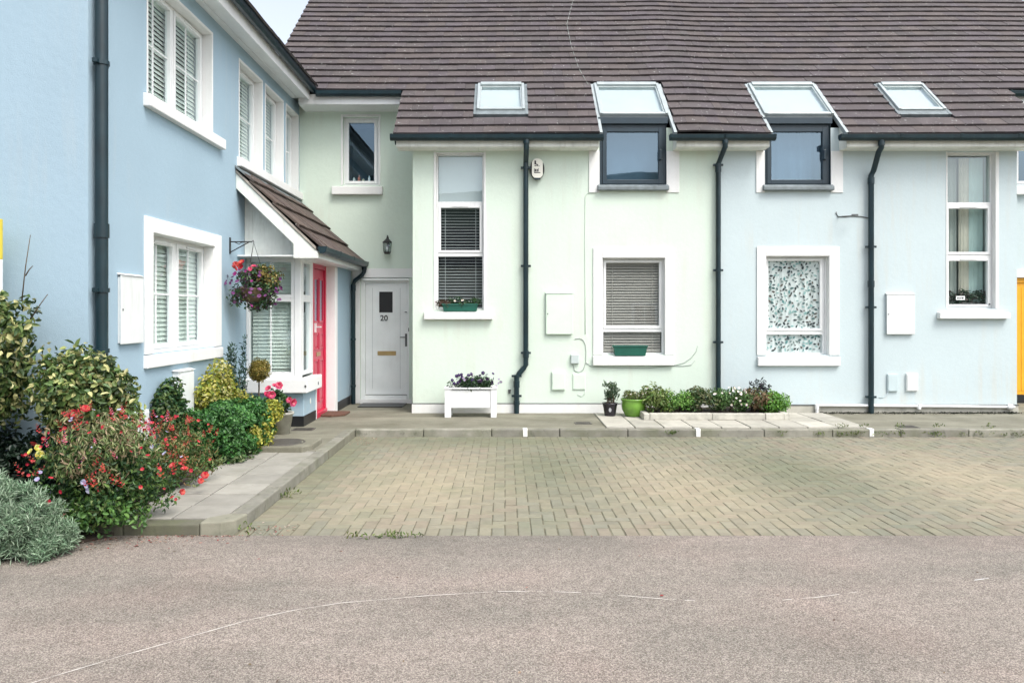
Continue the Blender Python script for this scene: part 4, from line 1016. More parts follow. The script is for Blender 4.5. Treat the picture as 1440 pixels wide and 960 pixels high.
def flower_mesh(name, R, colors, petals=5, cup=.3, layers=1, ctr=None):
    """one blossom of real petals, facing +z"""
    mb = MB()
    for l in range(layers):
        rr = R*(1-.25*l)
        for k in range(petals):
            a = 2*PI*(k+.5*l)/petals; c = random.choice(colors); c = tuple(v*random.uniform(.8,1.15) for v in c)
            w = rr*PI/petals*.95
            def q(r_, s_, z_): return (r_*math.cos(a)-s_*math.sin(a), r_*math.sin(a)+s_*math.cos(a), z_)
            up = cup+.35*l
            mb.add([q(.05*rr,0,0),q(.5*rr,w*.8,up*.45*rr),q(.9*rr,w*.75,up*rr),q(rr,0,up*rr*.95),q(.9*rr,-w*.75,up*rr),q(.5*rr,-w*.8,up*.45*rr)],[(0,1,2,3),(0,3,4,5)],c)
    if ctr: mb.lathe([(R*.2,0),(R*.22,R*.1),(0,R*.2)],(0,0,.02*R),8,col=ctr)
    me = bpy.data.meshes.new(name); me.from_pydata(mb.v, [], mb.f)
    a = me.color_attributes.new('col','FLOAT_COLOR','POINT'); C = np.ones((len(mb.c),4),dtype=np.float32); C[:,:3] = np.array(mb.c); a.data.foreach_set('color', C.ravel())
    me.materials.append(M['petal']); return me
def spike_mesh(name, L, colors, n=14, R=.012):
    mb = MB()
    for k in range(n):
        t = k/(n-1); a = k*2.4; c = random.choice(colors); c = tuple(v*random.uniform(.75,1.2) for v in c); r_ = R*(1.15-.75*t)
        p = Vector((.35*r_*math.cos(a),.35*r_*math.sin(a),L*t)); o = Vector((math.cos(a),math.sin(a),.5))*r_*1.6; s_ = Vector((-math.sin(a),math.cos(a),0))*r_*.8
        mb.add([tuple(p),tuple(p+o*.6+s_),tuple(p+o),tuple(p+o*.6-s_)],[(0,1,2,3)],c)
    me = bpy.data.meshes.new(name); me.from_pydata(mb.v, [], mb.f)
    a = me.color_attributes.new('col','FLOAT_COLOR','POINT'); C = np.ones((len(mb.c),4),dtype=np.float32); C[:,:3] = np.array(mb.c); a.data.foreach_set('color', C.ravel())
    me.materials.append(M['petal']); return me
def put_flowers(parent, meshes, pts, name='flower', face=(.3,-.8,.5), tilt=.5, size=(.7,1.2)):
    og = np.array(org(parent))
    for p in pts:
        o = bpy.data.objects.new(name, random.choice(meshes)); COL.objects.link(o); o.parent = parent; ORG[o.name] = Vector(og)
        d = Vector(face)+Vector(rng.normal(size=3)*tilt); o.location = Vector(p)-Vector(og)
        o.rotation_mode = 'QUATERNION'; o.rotation_quaternion = d.to_track_quat('Z','Y'); s = random.uniform(*size); o.scale = (s,s,s)
def shell_pts(center, rad, n, front=True, lo=-.3, seed_dir=(.35,-.8,.45), k=(.93,1.1)):
    out = []
    while len(out) < n:
        d = rng.normal(size=3); d /= np.linalg.norm(d)
        if d[2] < lo or (front and np.dot(d, seed_dir) < -.1): continue
        out.append(np.array(center)+d*np.array(rad)*rng.uniform(*k))
    return out
VARIEG = [(.06,.11,.035),(.08,.14,.04),(.13,.19,.055),(.30,.34,.12),(.45,.44,.20),(.045,.08,.03)]
DARKG = [(.03,.085,.032),(.045,.11,.036),(.065,.14,.045),(.025,.065,.03)]
GREEN = [(.055,.13,.035),(.08,.17,.042),(.12,.21,.05),(.045,.10,.035)]
GOLD = [(.34,.36,.045),(.42,.40,.07),(.26,.31,.05),(.13,.20,.045),(.48,.44,.10)]
SILVER = [(.25,.37,.24),(.31,.43,.29),(.20,.32,.20),(.38,.48,.35)]
RUSSET = [(.13,.15,.045),(.18,.15,.05),(.10,.15,.045),(.21,.13,.06)]
RED = [(.50,.03,.05),(.56,.08,.09),(.42,.02,.05),(.62,.15,.10)]
PINK = [(.72,.12,.22),(.75,.22,.30),(.65,.07,.16)]
PURPLE = [(.16,.05,.17),(.22,.07,.20),(.12,.03,.11)]
LILAC = [(.45,.38,.62),(.55,.50,.70)]
WHITE = [(.78,.77,.72),(.74,.72,.66)]
fl_red = [flower_mesh('red_blossom', .026, RED, 5, .35) for _ in range(3)]
fl_redb = [flower_mesh('red_bloom', .036, RED, 6, .4, 2) for _ in range(2)]
fl_pink = [flower_mesh('pink_rose', .055, PINK, 6, .45, 3) for _ in range(2)]
fl_lilac = [flower_mesh('lilac_blossom', .020, LILAC, 5, .2) for _ in range(2)]
fl_purple = [flower_mesh('petunia_blossom', .032, PURPLE, 5, .35) for _ in range(2)]
fl_mag = [flower_mesh('magenta_blossom', .028, [(.38,.05,.22),(.32,.04,.20)], 5, .3) for _ in range(2)]
fl_white = [flower_mesh('white_blossom', .022, WHITE, 5, .2, 1, (.55,.42,.05)) for _ in range(2)]
fl_yellow = [flower_mesh('yellow_blossom', .034, [(.72,.62,.14),(.70,.66,.25)], 6, .3, 2)]
fl_viola = [flower_mesh('viola_blossom', .026, [(.05,.025,.10),(.09,.05,.16),(.03,.015,.05)], 5, .2) for _ in range(2)]
fl_violaw = [flower_mesh('pale_viola_blossom', .022, [(.45,.40,.50),(.5,.3,.45)], 5, .2)]
sp_red = [spike_mesh('red_spike', .10, RED+[(.45,.10,.06)], 16, .013) for _ in range(2)]
sp_pink = [spike_mesh('pink_spike', .12, PINK+[(.42,.16,.38)], 16, .012) for _ in range(2)]
BEDG = 'bushes and climbers along the side wall'

def shrub(name, label, cat, c, rad, n, r, per, L, Wd, cols, base=None, ns=7, sr=.009, group=None, low=-.75, **kw):
    base = base or (c[0], c[1], .05); t = thing(name, label, cat, base, group)
    cl = clumps_in(c, rad, n, r, low=low, shell=kw.pop('shell',.5)); foliage(t, foliage_mesh(name, cl, per, L, Wd, cols, center=c, **kw))
    idx = rng.choice(len(cl), size=min(ns, len(cl)), replace=False); stems(t, base, [cl[i][0] for i in idx], sr)
    return t, cl
# tall variegated shrub at the left edge
t, cl = shrub('variegated_shrub', 'tall variegated evergreen shrub with a bare upright twig, against the gable wall', 'shrub', (-4.24,6.10,1.24), (.46,.32,.66), 92, .16, 85, .068, .034, VARIEG, ns=12, sr=.013, jitter=.7, up=.3)
mb = MB()
for (a, b, c_) in (((-3.90,6.2,1.75),(-3.87,6.2,2.02),(-3.83,6.2,2.28)),((-3.87,6.2,1.95),(-3.84,6.2,2.0),(-3.81,6.2,2.03)),((-3.80,6.15,1.6),(-3.72,6.15,1.72),(-3.66,6.15,1.80))): mb.tube([a,b,c_], .006, 6, .003)
obj('twig', mb, 'bark', t, 0, True)
t, cl = shrub('variegated_shrub', 'rounded cream and green variegated shrub at the foot of the navy corner downpipe', 'shrub', (-3.36,6.12,.96), (.40,.26,.37), 70, .14, 80, .062, .031, VARIEG, ns=12, sr=.011, jitter=.7, up=.3)
foliage(t, foliage_mesh('sprig', [(np.array((-3.62,6.1,1.36)),.05),(np.array((-3.72,6.1,1.28)),.06),(np.array((-3.45,6.1,1.38)),.04),(np.array((-3.18,6.12,1.28)),.05)], 8, .07, .03, VARIEG))
t, cl = shrub('shade_foliage', 'very dark low foliage added in place of the shade under the tall variegated shrub', 'shrub', (-4.05,6.32,.42), (.55,.16,.36), 50, .13, 70, .05, .026, [(.012,.03,.02),(.018,.04,.022)], sr=.008)  # near-black leaves put in for the deep shade below the tall shrub
# climbers on the wall
t, cl = shrub('climber', 'dark green wall climber left of the white cabinet under the lower window', 'climber', (-3.43,7.86,.64), (.12,.36,.46), 30, .10, 60, .05, .034, DARKG+[(.09,.14,.04)], sr=.007, shell=.2)
t, cl = shrub('climber', 'yellow variegated climber on the blue wall right of the white cabinet', 'climber', (-3.40,9.02,.66), (.14,.56,.46), 42, .12, 75, .045, .032, GOLD+[(.5,.48,.2)], sr=.007, shell=.2)
t = thing('dwarf_conifer', 'upright blue green conifer between lower window and bay window', 'conifer', (-3.40,9.62,.06))
cl = [(np.array((-3.40+rng.uniform(-.09,.09)*(1-k/16), 9.56+rng.uniform(-.14,.14)*(1-k/18), .12+k*.068)), .13*(1-k/26)) for k in range(17)]
cl += [(np.array((-3.41+.004*k, 9.92, .55+k*.07)), .075*(1-k/16)) for k in range(12)]
foliage(t, foliage_mesh('conifer', cl, 75, .055, .012, [(.03,.085,.05),(.045,.11,.065),(.03,.07,.045)], upright=.75, jitter=.8)); stems(t, (-3.40,9.62,.06), [(-3.40,9.58,1.0),(-3.40,9.9,.9)], .012)
t, cl = shrub('euonymus', 'bright yellow leaved bush rising behind the clipped dark hedge', 'shrub', (-3.28,9.28,.46), (.26,.34,.24), 26, .11, 70, .042, .027, GOLD, sr=.006)
# clipped hedge
t = thing('hedge', 'clipped dark green box shaped hedge beside the grey slab path', 'hedge', (-3.05,8.55,.05))
cl = []
while len(cl) < 250:
    p = np.array((rng.uniform(-3.42,-2.74), rng.uniform(7.95,9.15), rng.uniform(.10,.62)))
    q = np.abs((p-np.array((-3.08,8.55,.36)))/np.array((.34,.60,.26)))
    if q.max() < .60 or (q**7).sum() > 1.15: continue
    cl.append((p, rng.uniform(.05,.075)))
foliage(t, foliage_mesh('hedge', cl, 85, .038, .024, [(.045,.15,.035),(.065,.19,.045),(.03,.10,.03),(.09,.23,.055)], center=(-3.08,8.55,.3), jitter=.55))
stems(t, (-3.08,8.5,.05), [tuple(cl[i][0]) for i in range(0,250,20)], .009)
cl = [(np.array((rng.uniform(-2.98,-2.70), rng.uniform(7.8,8.6), .12)), .05) for _ in range(14)]
foliage(t, foliage_mesh('trailing', cl, 22, .04, .026, [(.10,.15,.05),(.16,.2,.08),(.06,.1,.04)]))
t, cl = shrub('euonymus', 'small bright yellow rounded bush at the far end of the hedge by the round cover', 'shrub', (-2.78,8.98,.36), (.17,.22,.24), 30, .085, 70, .040, .028, [(.50,.46,.07),(.44,.43,.08),(.36,.38,.06),(.20,.27,.05)], sr=.006)
cl = clumps_in((-2.74,8.62,.26),(.10,.22,.18),12,.07); foliage(t, foliage_mesh('skirt', cl, 50, .036, .024, GOLD))
# big red flowered bush at the road
C9 = (-2.99,5.74,.40)
t = thing('flowering_bush', 'big loose bush of red blossoms spilling over the kerb at the road', 'flowering bush', (-3.0,5.95,.05), 'red flowering bushes')
cl = clumps_in(C9,(.50,.40,.41),78,.125,shell=.45,low=-.8)
foliage(t, foliage_mesh('bush', cl, 88, .042, .020, GREEN+DARKG[:2]+[(.13,.18,.06)], center=C9, jitter=.75, up=.4))
cl2 = clumps_in((-2.97,5.72,.60),(.46,.36,.28),46,.12); foliage(t, foliage_mesh('tips', cl2, 46, .055, .011, [(.20,.25,.10),(.28,.28,.14),(.14,.20,.07),(.30,.22,.14)], upright=.6), 'shoot')
stems(t, (-3.0,5.95,.05), [tuple(cl[i][0]) for i in range(0,64,4)], .007)
cl3 = clumps_in((-2.95,5.56,.20),(.42,.22,.16),16,.085); foliage(t, foliage_mesh('fresh', cl3, 50, .045, .026, [(.10,.22,.05),(.14,.27,.06),(.07,.16,.04)]), 'fresh_growth')
put_flowers(t, fl_red, shell_pts(C9,(.58,.44,.46),52), size=(.38,.72))
put_flowers(t, sp_pink+fl_lilac[:1], shell_pts((-2.95,5.76,.50),(.52,.42,.42),20,lo=.05), 'pink_spike', face=(.1,-.2,1), tilt=.35, size=(.45,.8))
put_flowers(t, sp_red, shell_pts((-3.0,5.76,.46),(.54,.42,.44),34,lo=-.1), 'flower_spike', face=(.1,-.2,1), tilt=.35)
put_flowers(t, fl_redb, [(-3.22,5.75,.90),(-3.14,5.75,.93),(-3.52,5.75,.68),(-2.50,5.78,.50),(-2.42,5.8,.47),(-2.44,5.80,.30),(-3.42,5.55,.30),(-3.12,5.42,.21)], size=(.6,.95))
put_flowers(t, fl_lilac, [(-2.98,5.46,.42),(-2.96,5.46,.39),(-3.0,5.46,.45),(-3.36,5.55,.50),(-3.35,5.5,.46),(-2.55,5.75,.60),(-2.62,5.7,.66)], 'lilac_flower', size=(.8,1.2))
put_flowers(t, fl_yellow, [(-3.52,5.7,.62),(-3.47,5.7,.65),(-3.44,5.68,.60)], 'yellow_flower')
C10 = (-3.02,6.98,.36)
t = thing('flowering_bush', 'russet bush with orange red flowers between big red bush and clipped hedge', 'flowering bush', (-3.02,6.98,.05), 'red flowering bushes')
cl = clumps_in(C10,(.36,.46,.30),46,.11); foliage(t, foliage_mesh('bush', cl, 72, .045, .014, RUSSET+GREEN[:2], center=C10, upright=.3, jitter=.8))
stems(t, (-3.02,6.98,.05), [tuple(cl[i][0]) for i in range(0,46,5)], .006)
put_flowers(t, sp_red, shell_pts(C10,(.40,.46,.34),34,lo=.0), 'flower_spike', face=(.1,-.2,1), tilt=.4, size=(.5,.9))
put_flowers(t, fl_red, shell_pts(C10,(.42,.48,.36),20), size=(.4,.75))
put_flowers(t, fl_redb, [(-2.62,6.62,.20),(-2.60,6.66,.24)])
C10b = (-3.28,6.55,.62)
t = thing('flowering_plant', 'pink and purple flower spikes standing behind the big red bush', 'flowering plant', (-3.28,6.5,.05))
cl = clumps_in((-3.28,6.5,.45),(.24,.12,.26),18,.09); foliage(t, foliage_mesh('spikes', cl, 45, .05, .014, GREEN+RUSSET[:1], upright=.5)); stems(t, (-3.28,6.5,.05), [tuple(c) for c, r in cl[:8]], .005)
put_flowers(t, sp_pink, shell_pts((-3.22,6.45,.55),(.26,.12,.22),26,lo=.1), 'flower_spike', face=(.1,-.2,1), tilt=.35, size=(.6,1.1))
# silver foliage at the road edge
for (cx, cy, rx, ry, rz, lab) in ((-3.36,5.24,.36,.22,.34,'silver grey lavender mound nearest the red bush at the road edge'),(-3.78,5.25,.42,.30,.50,'taller silver grey lavender mound cut off by the left edge')):
    cl = []
    t = thing('lavender', lab, 'lavender', (cx,cy,.05), 'silver lavender mounds')
    cl = clumps_in((cx,cy,.14),(rx,ry,rz),70,.075,shell=.45,low=-.35)+clumps_in((cx,cy,.12),(rx*1.18,ry*1.15,rz*1.12),34,.042,shell=.85,low=-.25)+clumps_in((cx+rx*.75,cy-.02,.06),(rx*.5,ry*.8,.13),22,.05,low=-.1)
    foliage(t, foliage_mesh('lav', cl, 190, .058, .0065, SILVER, center=(cx,cy,-.1), upright=.45, jitter=.9, fold_=.1))
    stems(t, (cx,cy,.05), [tuple(c) for c, r in cl[::5]], .004)
# topiary ball
t = thing('topiary', 'golden clipped ball on a thin stem in front of the bay window', 'topiary', (-3.20,10.0,PV))
cl = clumps_in((-3.20,10.0,.90),(.135,.135,.135),110,.05,shell=.55,low=-1)
foliage(t, foliage_mesh('ball', cl, 60, .022, .011, [(.20,.17,.03),(.26,.21,.04),(.14,.14,.03),(.30,.22,.05)]))
mb = MB(); mb.tube([(-3.20,10.0,PV+.2),(-3.203,10.0,.5),(-3.20,10.0,.88)],.010,8); obj('trunk', mb, 'bark', t, 0, True)
mb = MB(); mb.lathe([(.10,0),(.13,.24),(.14,.24),(.14,.27),(.12,.27),(.115,.22),(0,.22)], (-3.20,10.0,PV), 20); obj('pot', mb, 'pot_black', t, 0, True)
cl = clumps_in((-3.1,9.9,.36),(.16,.12,.12),10,.07); foliage(t, foliage_mesh('under', cl, 40, .04, .02, RUSSET+DARKG), 'underplanting')
# pink roses in a pot
t = thing('potted_plant', 'pink roses in a pale pot below the bay window sill', 'potted plant', (-2.88,9.95,PV))
mb = MB(); mb.lathe([(.09,0),(.13,.25),(.145,.25),(.145,.28),(.125,.28),(.12,.23),(0,.23)], (-2.88,9.95,PV), 20); obj('pot', mb, 'stone', t, 0, True)
cl = clumps_in((-2.93,9.9,.50),(.18,.12,.15),18,.075); foliage(t, foliage_mesh('rose', cl, 40, .05, .032, DARKG+GREEN[:1])); stems(t, (-2.88,9.95,.3), [tuple(c) for c, r in cl[::2]], .005)
put_flowers(t, fl_pink, [(-3.02,9.82,.68),(-2.98,9.80,.61),(-3.03,9.80,.60),(-2.94,9.82,.71),(-2.75,9.80,.54),(-2.72,9.82,.51),(-2.89,9.82,.72)], 'rose', size=(.7,1.15))
# hanging basket
HB = (-3.24,9.90,1.96)
t = thing('hanging_basket', 'hanging basket of purple and red flowers on an iron wall bracket', 'hanging basket', (HB[0],HB[1],1.78))
mb = MB(); mb.lathe([(0,0),(.09,.01),(.16,.07),(.19,.17),(.19,.19),(.17,.18),(0,.16)], (HB[0],HB[1],1.78), 20); obj('basket', mb, 'coco', t, 0, True)
for k in range(3):
    a = 2*PI*k/3+.4; mb = MB(); mb.tube([(HB[0]+.18*math.cos(a),HB[1]+.18*math.sin(a),1.96),(-3.248,9.93,Z(341,9.93))],.003,5); obj('chain', mb, 'iron', t)
cl = clumps_in(HB,(.30,.26,.25),40,.095,low=-1)
foliage(t, foliage_mesh('basket', cl, 52, .045, .028, DARKG+[(.05,.085,.035),(.10,.05,.07),(.08,.035,.07),(.12,.12,.04)], center=HB))
cl = clumps_in((HB[0]+.17,HB[1],2.12),(.15,.14,.13),14,.07); foliage(t, foliage_mesh('gold', cl, 36, .042, .026, [(.20,.18,.05),(.28,.20,.06),(.10,.14,.04)]), 'golden_foliage')
put_flowers(t, fl_purple, shell_pts(HB,(.35,.29,.28),34,lo=-.9), size=(.6,1.0)); put_flowers(t, fl_mag, shell_pts((HB[0],HB[1],HB[2]-.03),(.33,.29,.28),9,lo=-.9), size=(.6,.9))
put_flowers(t, fl_redb, [(-3.42,9.68,2.22),(-3.38,9.64,2.26),(-3.33,9.66,2.24),(-3.38,9.62,2.20),(-3.31,9.66,2.28),(-3.36,9.66,2.29)], 'red_flower', size=(.9,1.25)); put_flowers(t, fl_pink, [(-3.20,9.64,2.20),(-3.16,9.66,2.23)], 'pink_flower', size=(.5,.7))
# ---- pots and planters along the front wall
PX0, PX1, PY0, PY1 = -.90, -.125, 11.46, 11.80
t = thing('planter', 'white wooden planter on square legs filled with dark violas', 'planter', (-.51,11.6,PV))
mb = MB()
for x in (PX0+.105, PX1-.105): pass
mb.box(PX0+.097,PX1-.087,PY0+.012,PY0+.03,.235,.50); mb.box(PX0+.097,PX1-.087,PY1-.03,PY1-.012,.235,.50); mb.box(PX0+.012,PX0+.03,PY0+.097,PY1-.087,.235,.50); mb.box(PX1-.03,PX1-.012,PY0+.097,PY1-.087,.235,.50)
mb.box(PX0+.03,PX1-.03,PY0+.03,PY1-.03,.24,.26)
obj('trough', mb, 'upvc', t, .003)
for (a,b) in ((PX0,PX0+.0965),(PX1-.0865,PX1)):
    for (c,e) in ((PY0,PY0+.0965),(PY1-.0865,PY1)): mb = MB(); mb.box(a,b,c,e,PV,.515); obj('leg', mb, 'upvc', t, .004)
mb = MB(); ring(mb,PX0-.012,PX1+.012,.0,.01,.0,0,0) if False else None
for bx in ((PX0-.012,PX1+.012,PY0-.012,PY0+.05),(PX0-.012,PX1+.012,PY1-.05,PY1+.012),(PX0-.012,PX0+.05,PY0+.0505,PY1-.0505),(PX1-.05,PX1+.012,PY0+.0505,PY1-.0505)): mb.box(*bx,.5155,.535)
obj('rim', mb, 'upvc', t, .003)
mb = MB(); mb.box(PX0+.032,PX1-.032,PY0+.032,PY1-.032,.30,.495); obj('soil', mb, 'soil', t)
cl = [(np.array((rng.uniform(-.82,-.18), rng.uniform(11.5,11.72), rng.uniform(.54,.63))), .07) for _ in range(34)]
foliage(t, foliage_mesh('viola', cl, 42, .038, .022, [(.025,.065,.025),(.04,.09,.03),(.03,.07,.035)]))
put_flowers(t, fl_viola, [(rng.uniform(-.82,-.14), rng.uniform(11.46,11.7), rng.uniform(.58,.74)) for _ in range(34)], size=(.8,1.2))
put_flowers(t, fl_violaw, [(-.62,11.45,.68),(-.60,11.45,.65),(-.38,11.45,.66),(-.10,11.5,.60),(-.06,11.5,.62),(-.13,11.5,.56),(-.09,11.48,.66)], 'pale_flower')
def pot(label, c, prof, mat, z=PV, name='plant_pot', cat='plant pot', soil_r=None):
    t = thing(name, label, cat, (c[0],c[1],z)); mb = MB(); mb.lathe(prof,(c[0],c[1],z),28); obj('pot', mb, mat, t, 0, True)
    if soil_r: s = MB(); s.lathe([(soil_r[0],soil_r[1]-.01),(soil_r[0],soil_r[1]),(0,soil_r[1]+.008)],(c[0],c[1],z),20); obj('soil', s, 'soil', t)
    return t
ZP = PV+.018
bx_, by_ = U(858,11.5), 11.52
t = pot('small black glazed pot holding an upright grey green succulent', (bx_,by_), [(.075,0),(.082,.02),(.10,.14),(.112,.19),(.118,.20),(.118,.215),(.104,.215),(.10,.19),(0,.18)], 'pot_black', ZP-.016, 'potted_plant', 'potted plant', (.10,.19))
cl = [(np.array((bx_+rng.uniform(-.05,.10), by_+rng.uniform(-.06,.06), .34+k*.022)), .05) for k in range(11)]
foliage(t, foliage_mesh('succulent', cl, 26, .075, .014, [(.06,.115,.06),(.09,.15,.07),(.05,.09,.05),(.13,.17,.09)], upright=.75)); stems(t, (bx_,by_,.29), [tuple(c) for c, r in cl], .008)
mb = MB(); mb.prism_d([(bx_-.012+.02*math.cos(2*PI*k/12),.21+.032*math.sin(2*PI*k/12)) for k in range(12)], by_-.108,by_-.098); obj('motif', mb, simple('pot_motif',(.35,.36,.38),.5,.2,40), t)
gx, gy = U(891.5,11.47), 11.50
t = pot('round bellied lime green glazed pot beside the small black pot', (gx,gy), [(.115,0),(.125,.015),(.175,.10),(.185,.17),(.178,.225),(.19,.24),(.195,.25),(.195,.265),(.175,.265),(.165,.22),(0,.215)], 'pot_green', ZP, 'potted_plant', 'potted plant', (.165,.23))
cl = [(np.array((gx+rng.uniform(-.13,.13), gy+rng.uniform(-.12,.12), ZP+.28+rng.uniform(0,.05))), .05) for k in range(20)]
foliage(t, foliage_mesh('gpot', cl, 34, .035, .014, [(.16,.19,.06),(.10,.15,.04),(.2,.2,.08)])); put_flowers(t, fl_white, [(gx+.06*k-.12, gy-.12, ZP+.32+.02*(k%3)) for k in range(5)], size=(.4,.7))
# raised bed with edging stones
eb = thing('raised_bed', 'low raised bed edged with pale stone blocks by the middle downpipe', 'raised bed', (3.05,11.5,PV))
z0, z1 = PV+.02, PV+.115
for a, b in ((2.09,2.985),(2.99,3.75),(3.755,4.02)):
    mb = MB(); mb.box(a,b,11.06,11.15,z0,z1+random.uniform(-.006,.006)); obj('edging_stone', mb, 'stone', eb, .01)
for x in (2.0,4.02):
    mb = MB(); mb.prism_z([(x,11.06),(x+.085,11.06),(x+.085-.0,11.96),(x-.0,11.96)],z0,z1); obj('edging_stone', mb, 'stone', eb, .01)
mb = MB(); mb.box(2.085,4.02,11.151,11.96,z0,z1-.02); obj('soil', mb, 'soil', eb)
BG = 'plants in the raised bed'
for (cx, w_, h_, cols, lab, fl, nf, nm, LL) in [(a, b*1.12, h0*.86, [tuple(v*1.35 for v in c) for c in cl0], *rest) for (a, b, h0, cl0, *rest) in (
    (2.22,.22,.42,[(.08,.15,.035),(.15,.20,.05),(.10,.13,.04)],'bushy bronze green plant at the green pot end of the raised bed',fl_white,6,'bedding_plant',.05),
    (2.55,.26,.33,[(.07,.17,.03),(.10,.21,.04),(.13,.24,.05)],'low fresh green mound in the raised bed with no flowers',None,0,'bedding_plant',.042),
    (2.92,.26,.40,[(.04,.085,.03),(.06,.11,.035),(.09,.10,.04)],'dark green bushy plant in the middle of the raised bed',None,0,'bedding_plant',.05),
    (3.36,.28,.40,[(.06,.13,.035),(.09,.17,.045),(.06,.11,.035)],'white flowered plant in the raised bed right of the downpipe',fl_white,34,'bedding_plant',.045),
    (3.72,.24,.36,[(.10,.075,.035),(.07,.095,.035),(.13,.08,.04)],'reddish brown leaved plant in the raised bed',None,0,'bedding_plant',.045),
    (3.99,.22,.30,[(.08,.20,.028),(.12,.25,.04),(.06,.15,.03)],'vivid green plant spilling over the right end of the raised bed',None,0,'bedding_plant',.05))]:
    cc = (cx,11.45,z1+h_*.40); t = thing(nm, lab, 'bedding plant', (cx,11.45,z1-.02), BG)
    cl = clumps_in(cc,(w_,.30,h_*.52),32,.09,low=-.6); foliage(t, foliage_mesh('bed', cl, 52, LL, LL*.5, cols, center=cc, jitter=.7)); stems(t, (cx,11.45,z1-.02), [tuple(c) for c, r in cl[::4]], .005)
    if fl: put_flowers(t, fl, shell_pts(cc,(w_*1.08,.34,h_*.58),nf,lo=-.2,seed_dir=(0,-1,.2)), size=(.6,1.0))
t = thing('bedding_plant', 'dark leaved branching shrublet standing tallest at the right of the raised bed', 'bedding plant', (3.82,11.7,z1-.02), BG)
tips = [(3.72+.05*k+rng.uniform(-.02,.02), 11.68+rng.uniform(-.06,.06), .40+.20*math.sin(.35+k*.42)*(.8 if k > 5 else 1)) for k in range(8)]
foliage(t, foliage_mesh('dk', [(np.array(q), .06) for q in tips]+[(np.array((q[0],q[1],q[2]-.1)), .06) for q in tips], 20, .05, .024, [(.02,.035,.03),(.03,.05,.045),(.035,.025,.04)], jitter=.8)); stems(t, (3.85,11.7,z1-.02), tips, .006)
# window boxes
def trough(label, x0, x1, y0, y1, z0, z1, tp=.02):
    t = thing('window_box', label, 'window box', ((x0+x1)/2,(y0+y1)/2,z0), 'green plastic window boxes'); mb = MB()
    vs = [(x0+tp,y0+tp*.5,z0),(x1-tp,y0+tp*.5,z0),(x1-tp,y1-tp*.5,z0),(x0+tp,y1-tp*.5,z0),(x0,y0,z1),(x1,y0,z1),(x1,y1,z1),(x0,y1,z1)]
    mb.add(vs, [(0,3,2,1),(0,1,5,4),(1,2,6,5),(2,3,7,6),(3,0,4,7)])
    i = .012; vi = [(x0+i,y0+i,z1),(x1-i,y0+i,z1),(x1-i,y1-i,z1),(x0+i,y1-i,z1),(x0+i,y0+i,z1-.03),(x1-i,y0+i,z1-.03),(x1-i,y1-i,z1-.03),(x0+i,y1-i,z1-.03)]
    mb.add(vi, [(0,1,5,4),(1,2,6,5),(2,3,7,6),(3,0,4,7),(4,5,6,7)])
    mb.box(x0-.008,x1+.008,y0-.008,y0+.006,z1-.014,z1+.006); mb.box(x0-.008,x1+.008,y1-.006,y1+.008,z1-.014,z1+.006); mb.box(x0-.008,x0+.006,y0+.0065,y1-.0065,z1-.014,z1+.006); mb.box(x1-.006,x1+.008,y0+.0065,y1-.0065,z1-.014,z1+.006)
    obj('trough', mb, 'trough', t, .002); return t
zs = Z(500)+.004
t = trough('empty green window box on the sill of the window with taupe blinds', U(862), U(909.5), 11.93, 12.06, zs, zs+.15, .03)
zs = Z(437)-.006
t = trough('green window box with small plants below the tall stair window', U(622.5), U(672), 11.93, 12.05, zs, zs+.11)
x0, x1 = U(615), U(677)
cl = [(np.array((x, 11.98+rng.uniform(-.03,.03), zs+.13+rng.uniform(-.02,.05))), .05) for x in np.linspace(x0+.02,x1-.04,18)]
foliage(t, foliage_mesh('wb', cl[:5], 40, .035, .018, [(.11,.05,.04),(.14,.08,.06),(.07,.06,.03)])); foliage(t, foliage_mesh('wb', cl[5:], 34, .035, .018, DARKG+[(.05,.08,.06)]))
put_flowers(t, fl_white, [(U(650),11.92,zs+.17),(U(652),11.92,zs+.175),(U(640),11.92,zs+.16)], size=(.5,.8))
# plants inside the right stair window
t = thing('potted_plant', 'leafy dark houseplants inside the right stair window behind the sticker', 'potted plant', (U(1364,12.2),12.2,T_R[2]))
mb = MB(); mb.box(U(1345,12.2),U(1390,12.2),12.175,12.235,T_R[2]-.0,T_R[2]+.10); obj('pot', mb, 'pot_black', t, .01)
cl = [(np.array((x, 12.20+rng.uniform(-.015,.02), T_R[2]+.12+rng.uniform(0,.13))), .05) for x in np.linspace(U(1338,12.2),U(1393,12.2),22)]
foliage(t, foliage_mesh('house', cl, 26, .045, .028, [(.045,.09,.055),(.05,.09,.05),(.10,.07,.07),(.03,.05,.035)]))
# ---- small things on the ground
mb = MB(); mb.prism_z([(-2.79,11.55),(-2.60,11.52),(-2.42,11.66),(-2.42,12.02),(-2.79,12.04)],PV,PV+.03); tag(obj('doormat', mb, 'mat', None, .006, origin=(-2.6,11.8,PV)), 'brown coir doormat at the red front door', 'doormat')
mb = MB(); mb.prism_z([(-2.44,12.70),(-1.70,12.70),(-1.68,13.21),(-2.44,13.21)],PV,PV+.016); tag(obj('doormat', mb, 'black', None, .004, origin=(-2.06,12.9,PV)), 'black rubber doormat at the white door 20', 'doormat')
t = thing('manhole_cover', 'round iron cover set in a raised concrete slab at the hedge end', 'manhole cover', (-2.55,8.95,PV))
mb = MB(); mb.prism_z([(-2.90,8.62),(-2.27,8.62),(-2.20,8.80),(-2.20,9.25),(-2.90,9.30)],PV-.03,PV+.06); obj('surround', mb, 'concrete', t, .015)
mb = MB(); mb.lathe([(0,.075),(.215,.075),(.22,.068),(.235,.068),(.24,.075),(.255,.075),(.258,.06),(.258,.04)],(-2.58,8.92,PV-.01),32); obj('lid', mb, 'metal_cover', t)
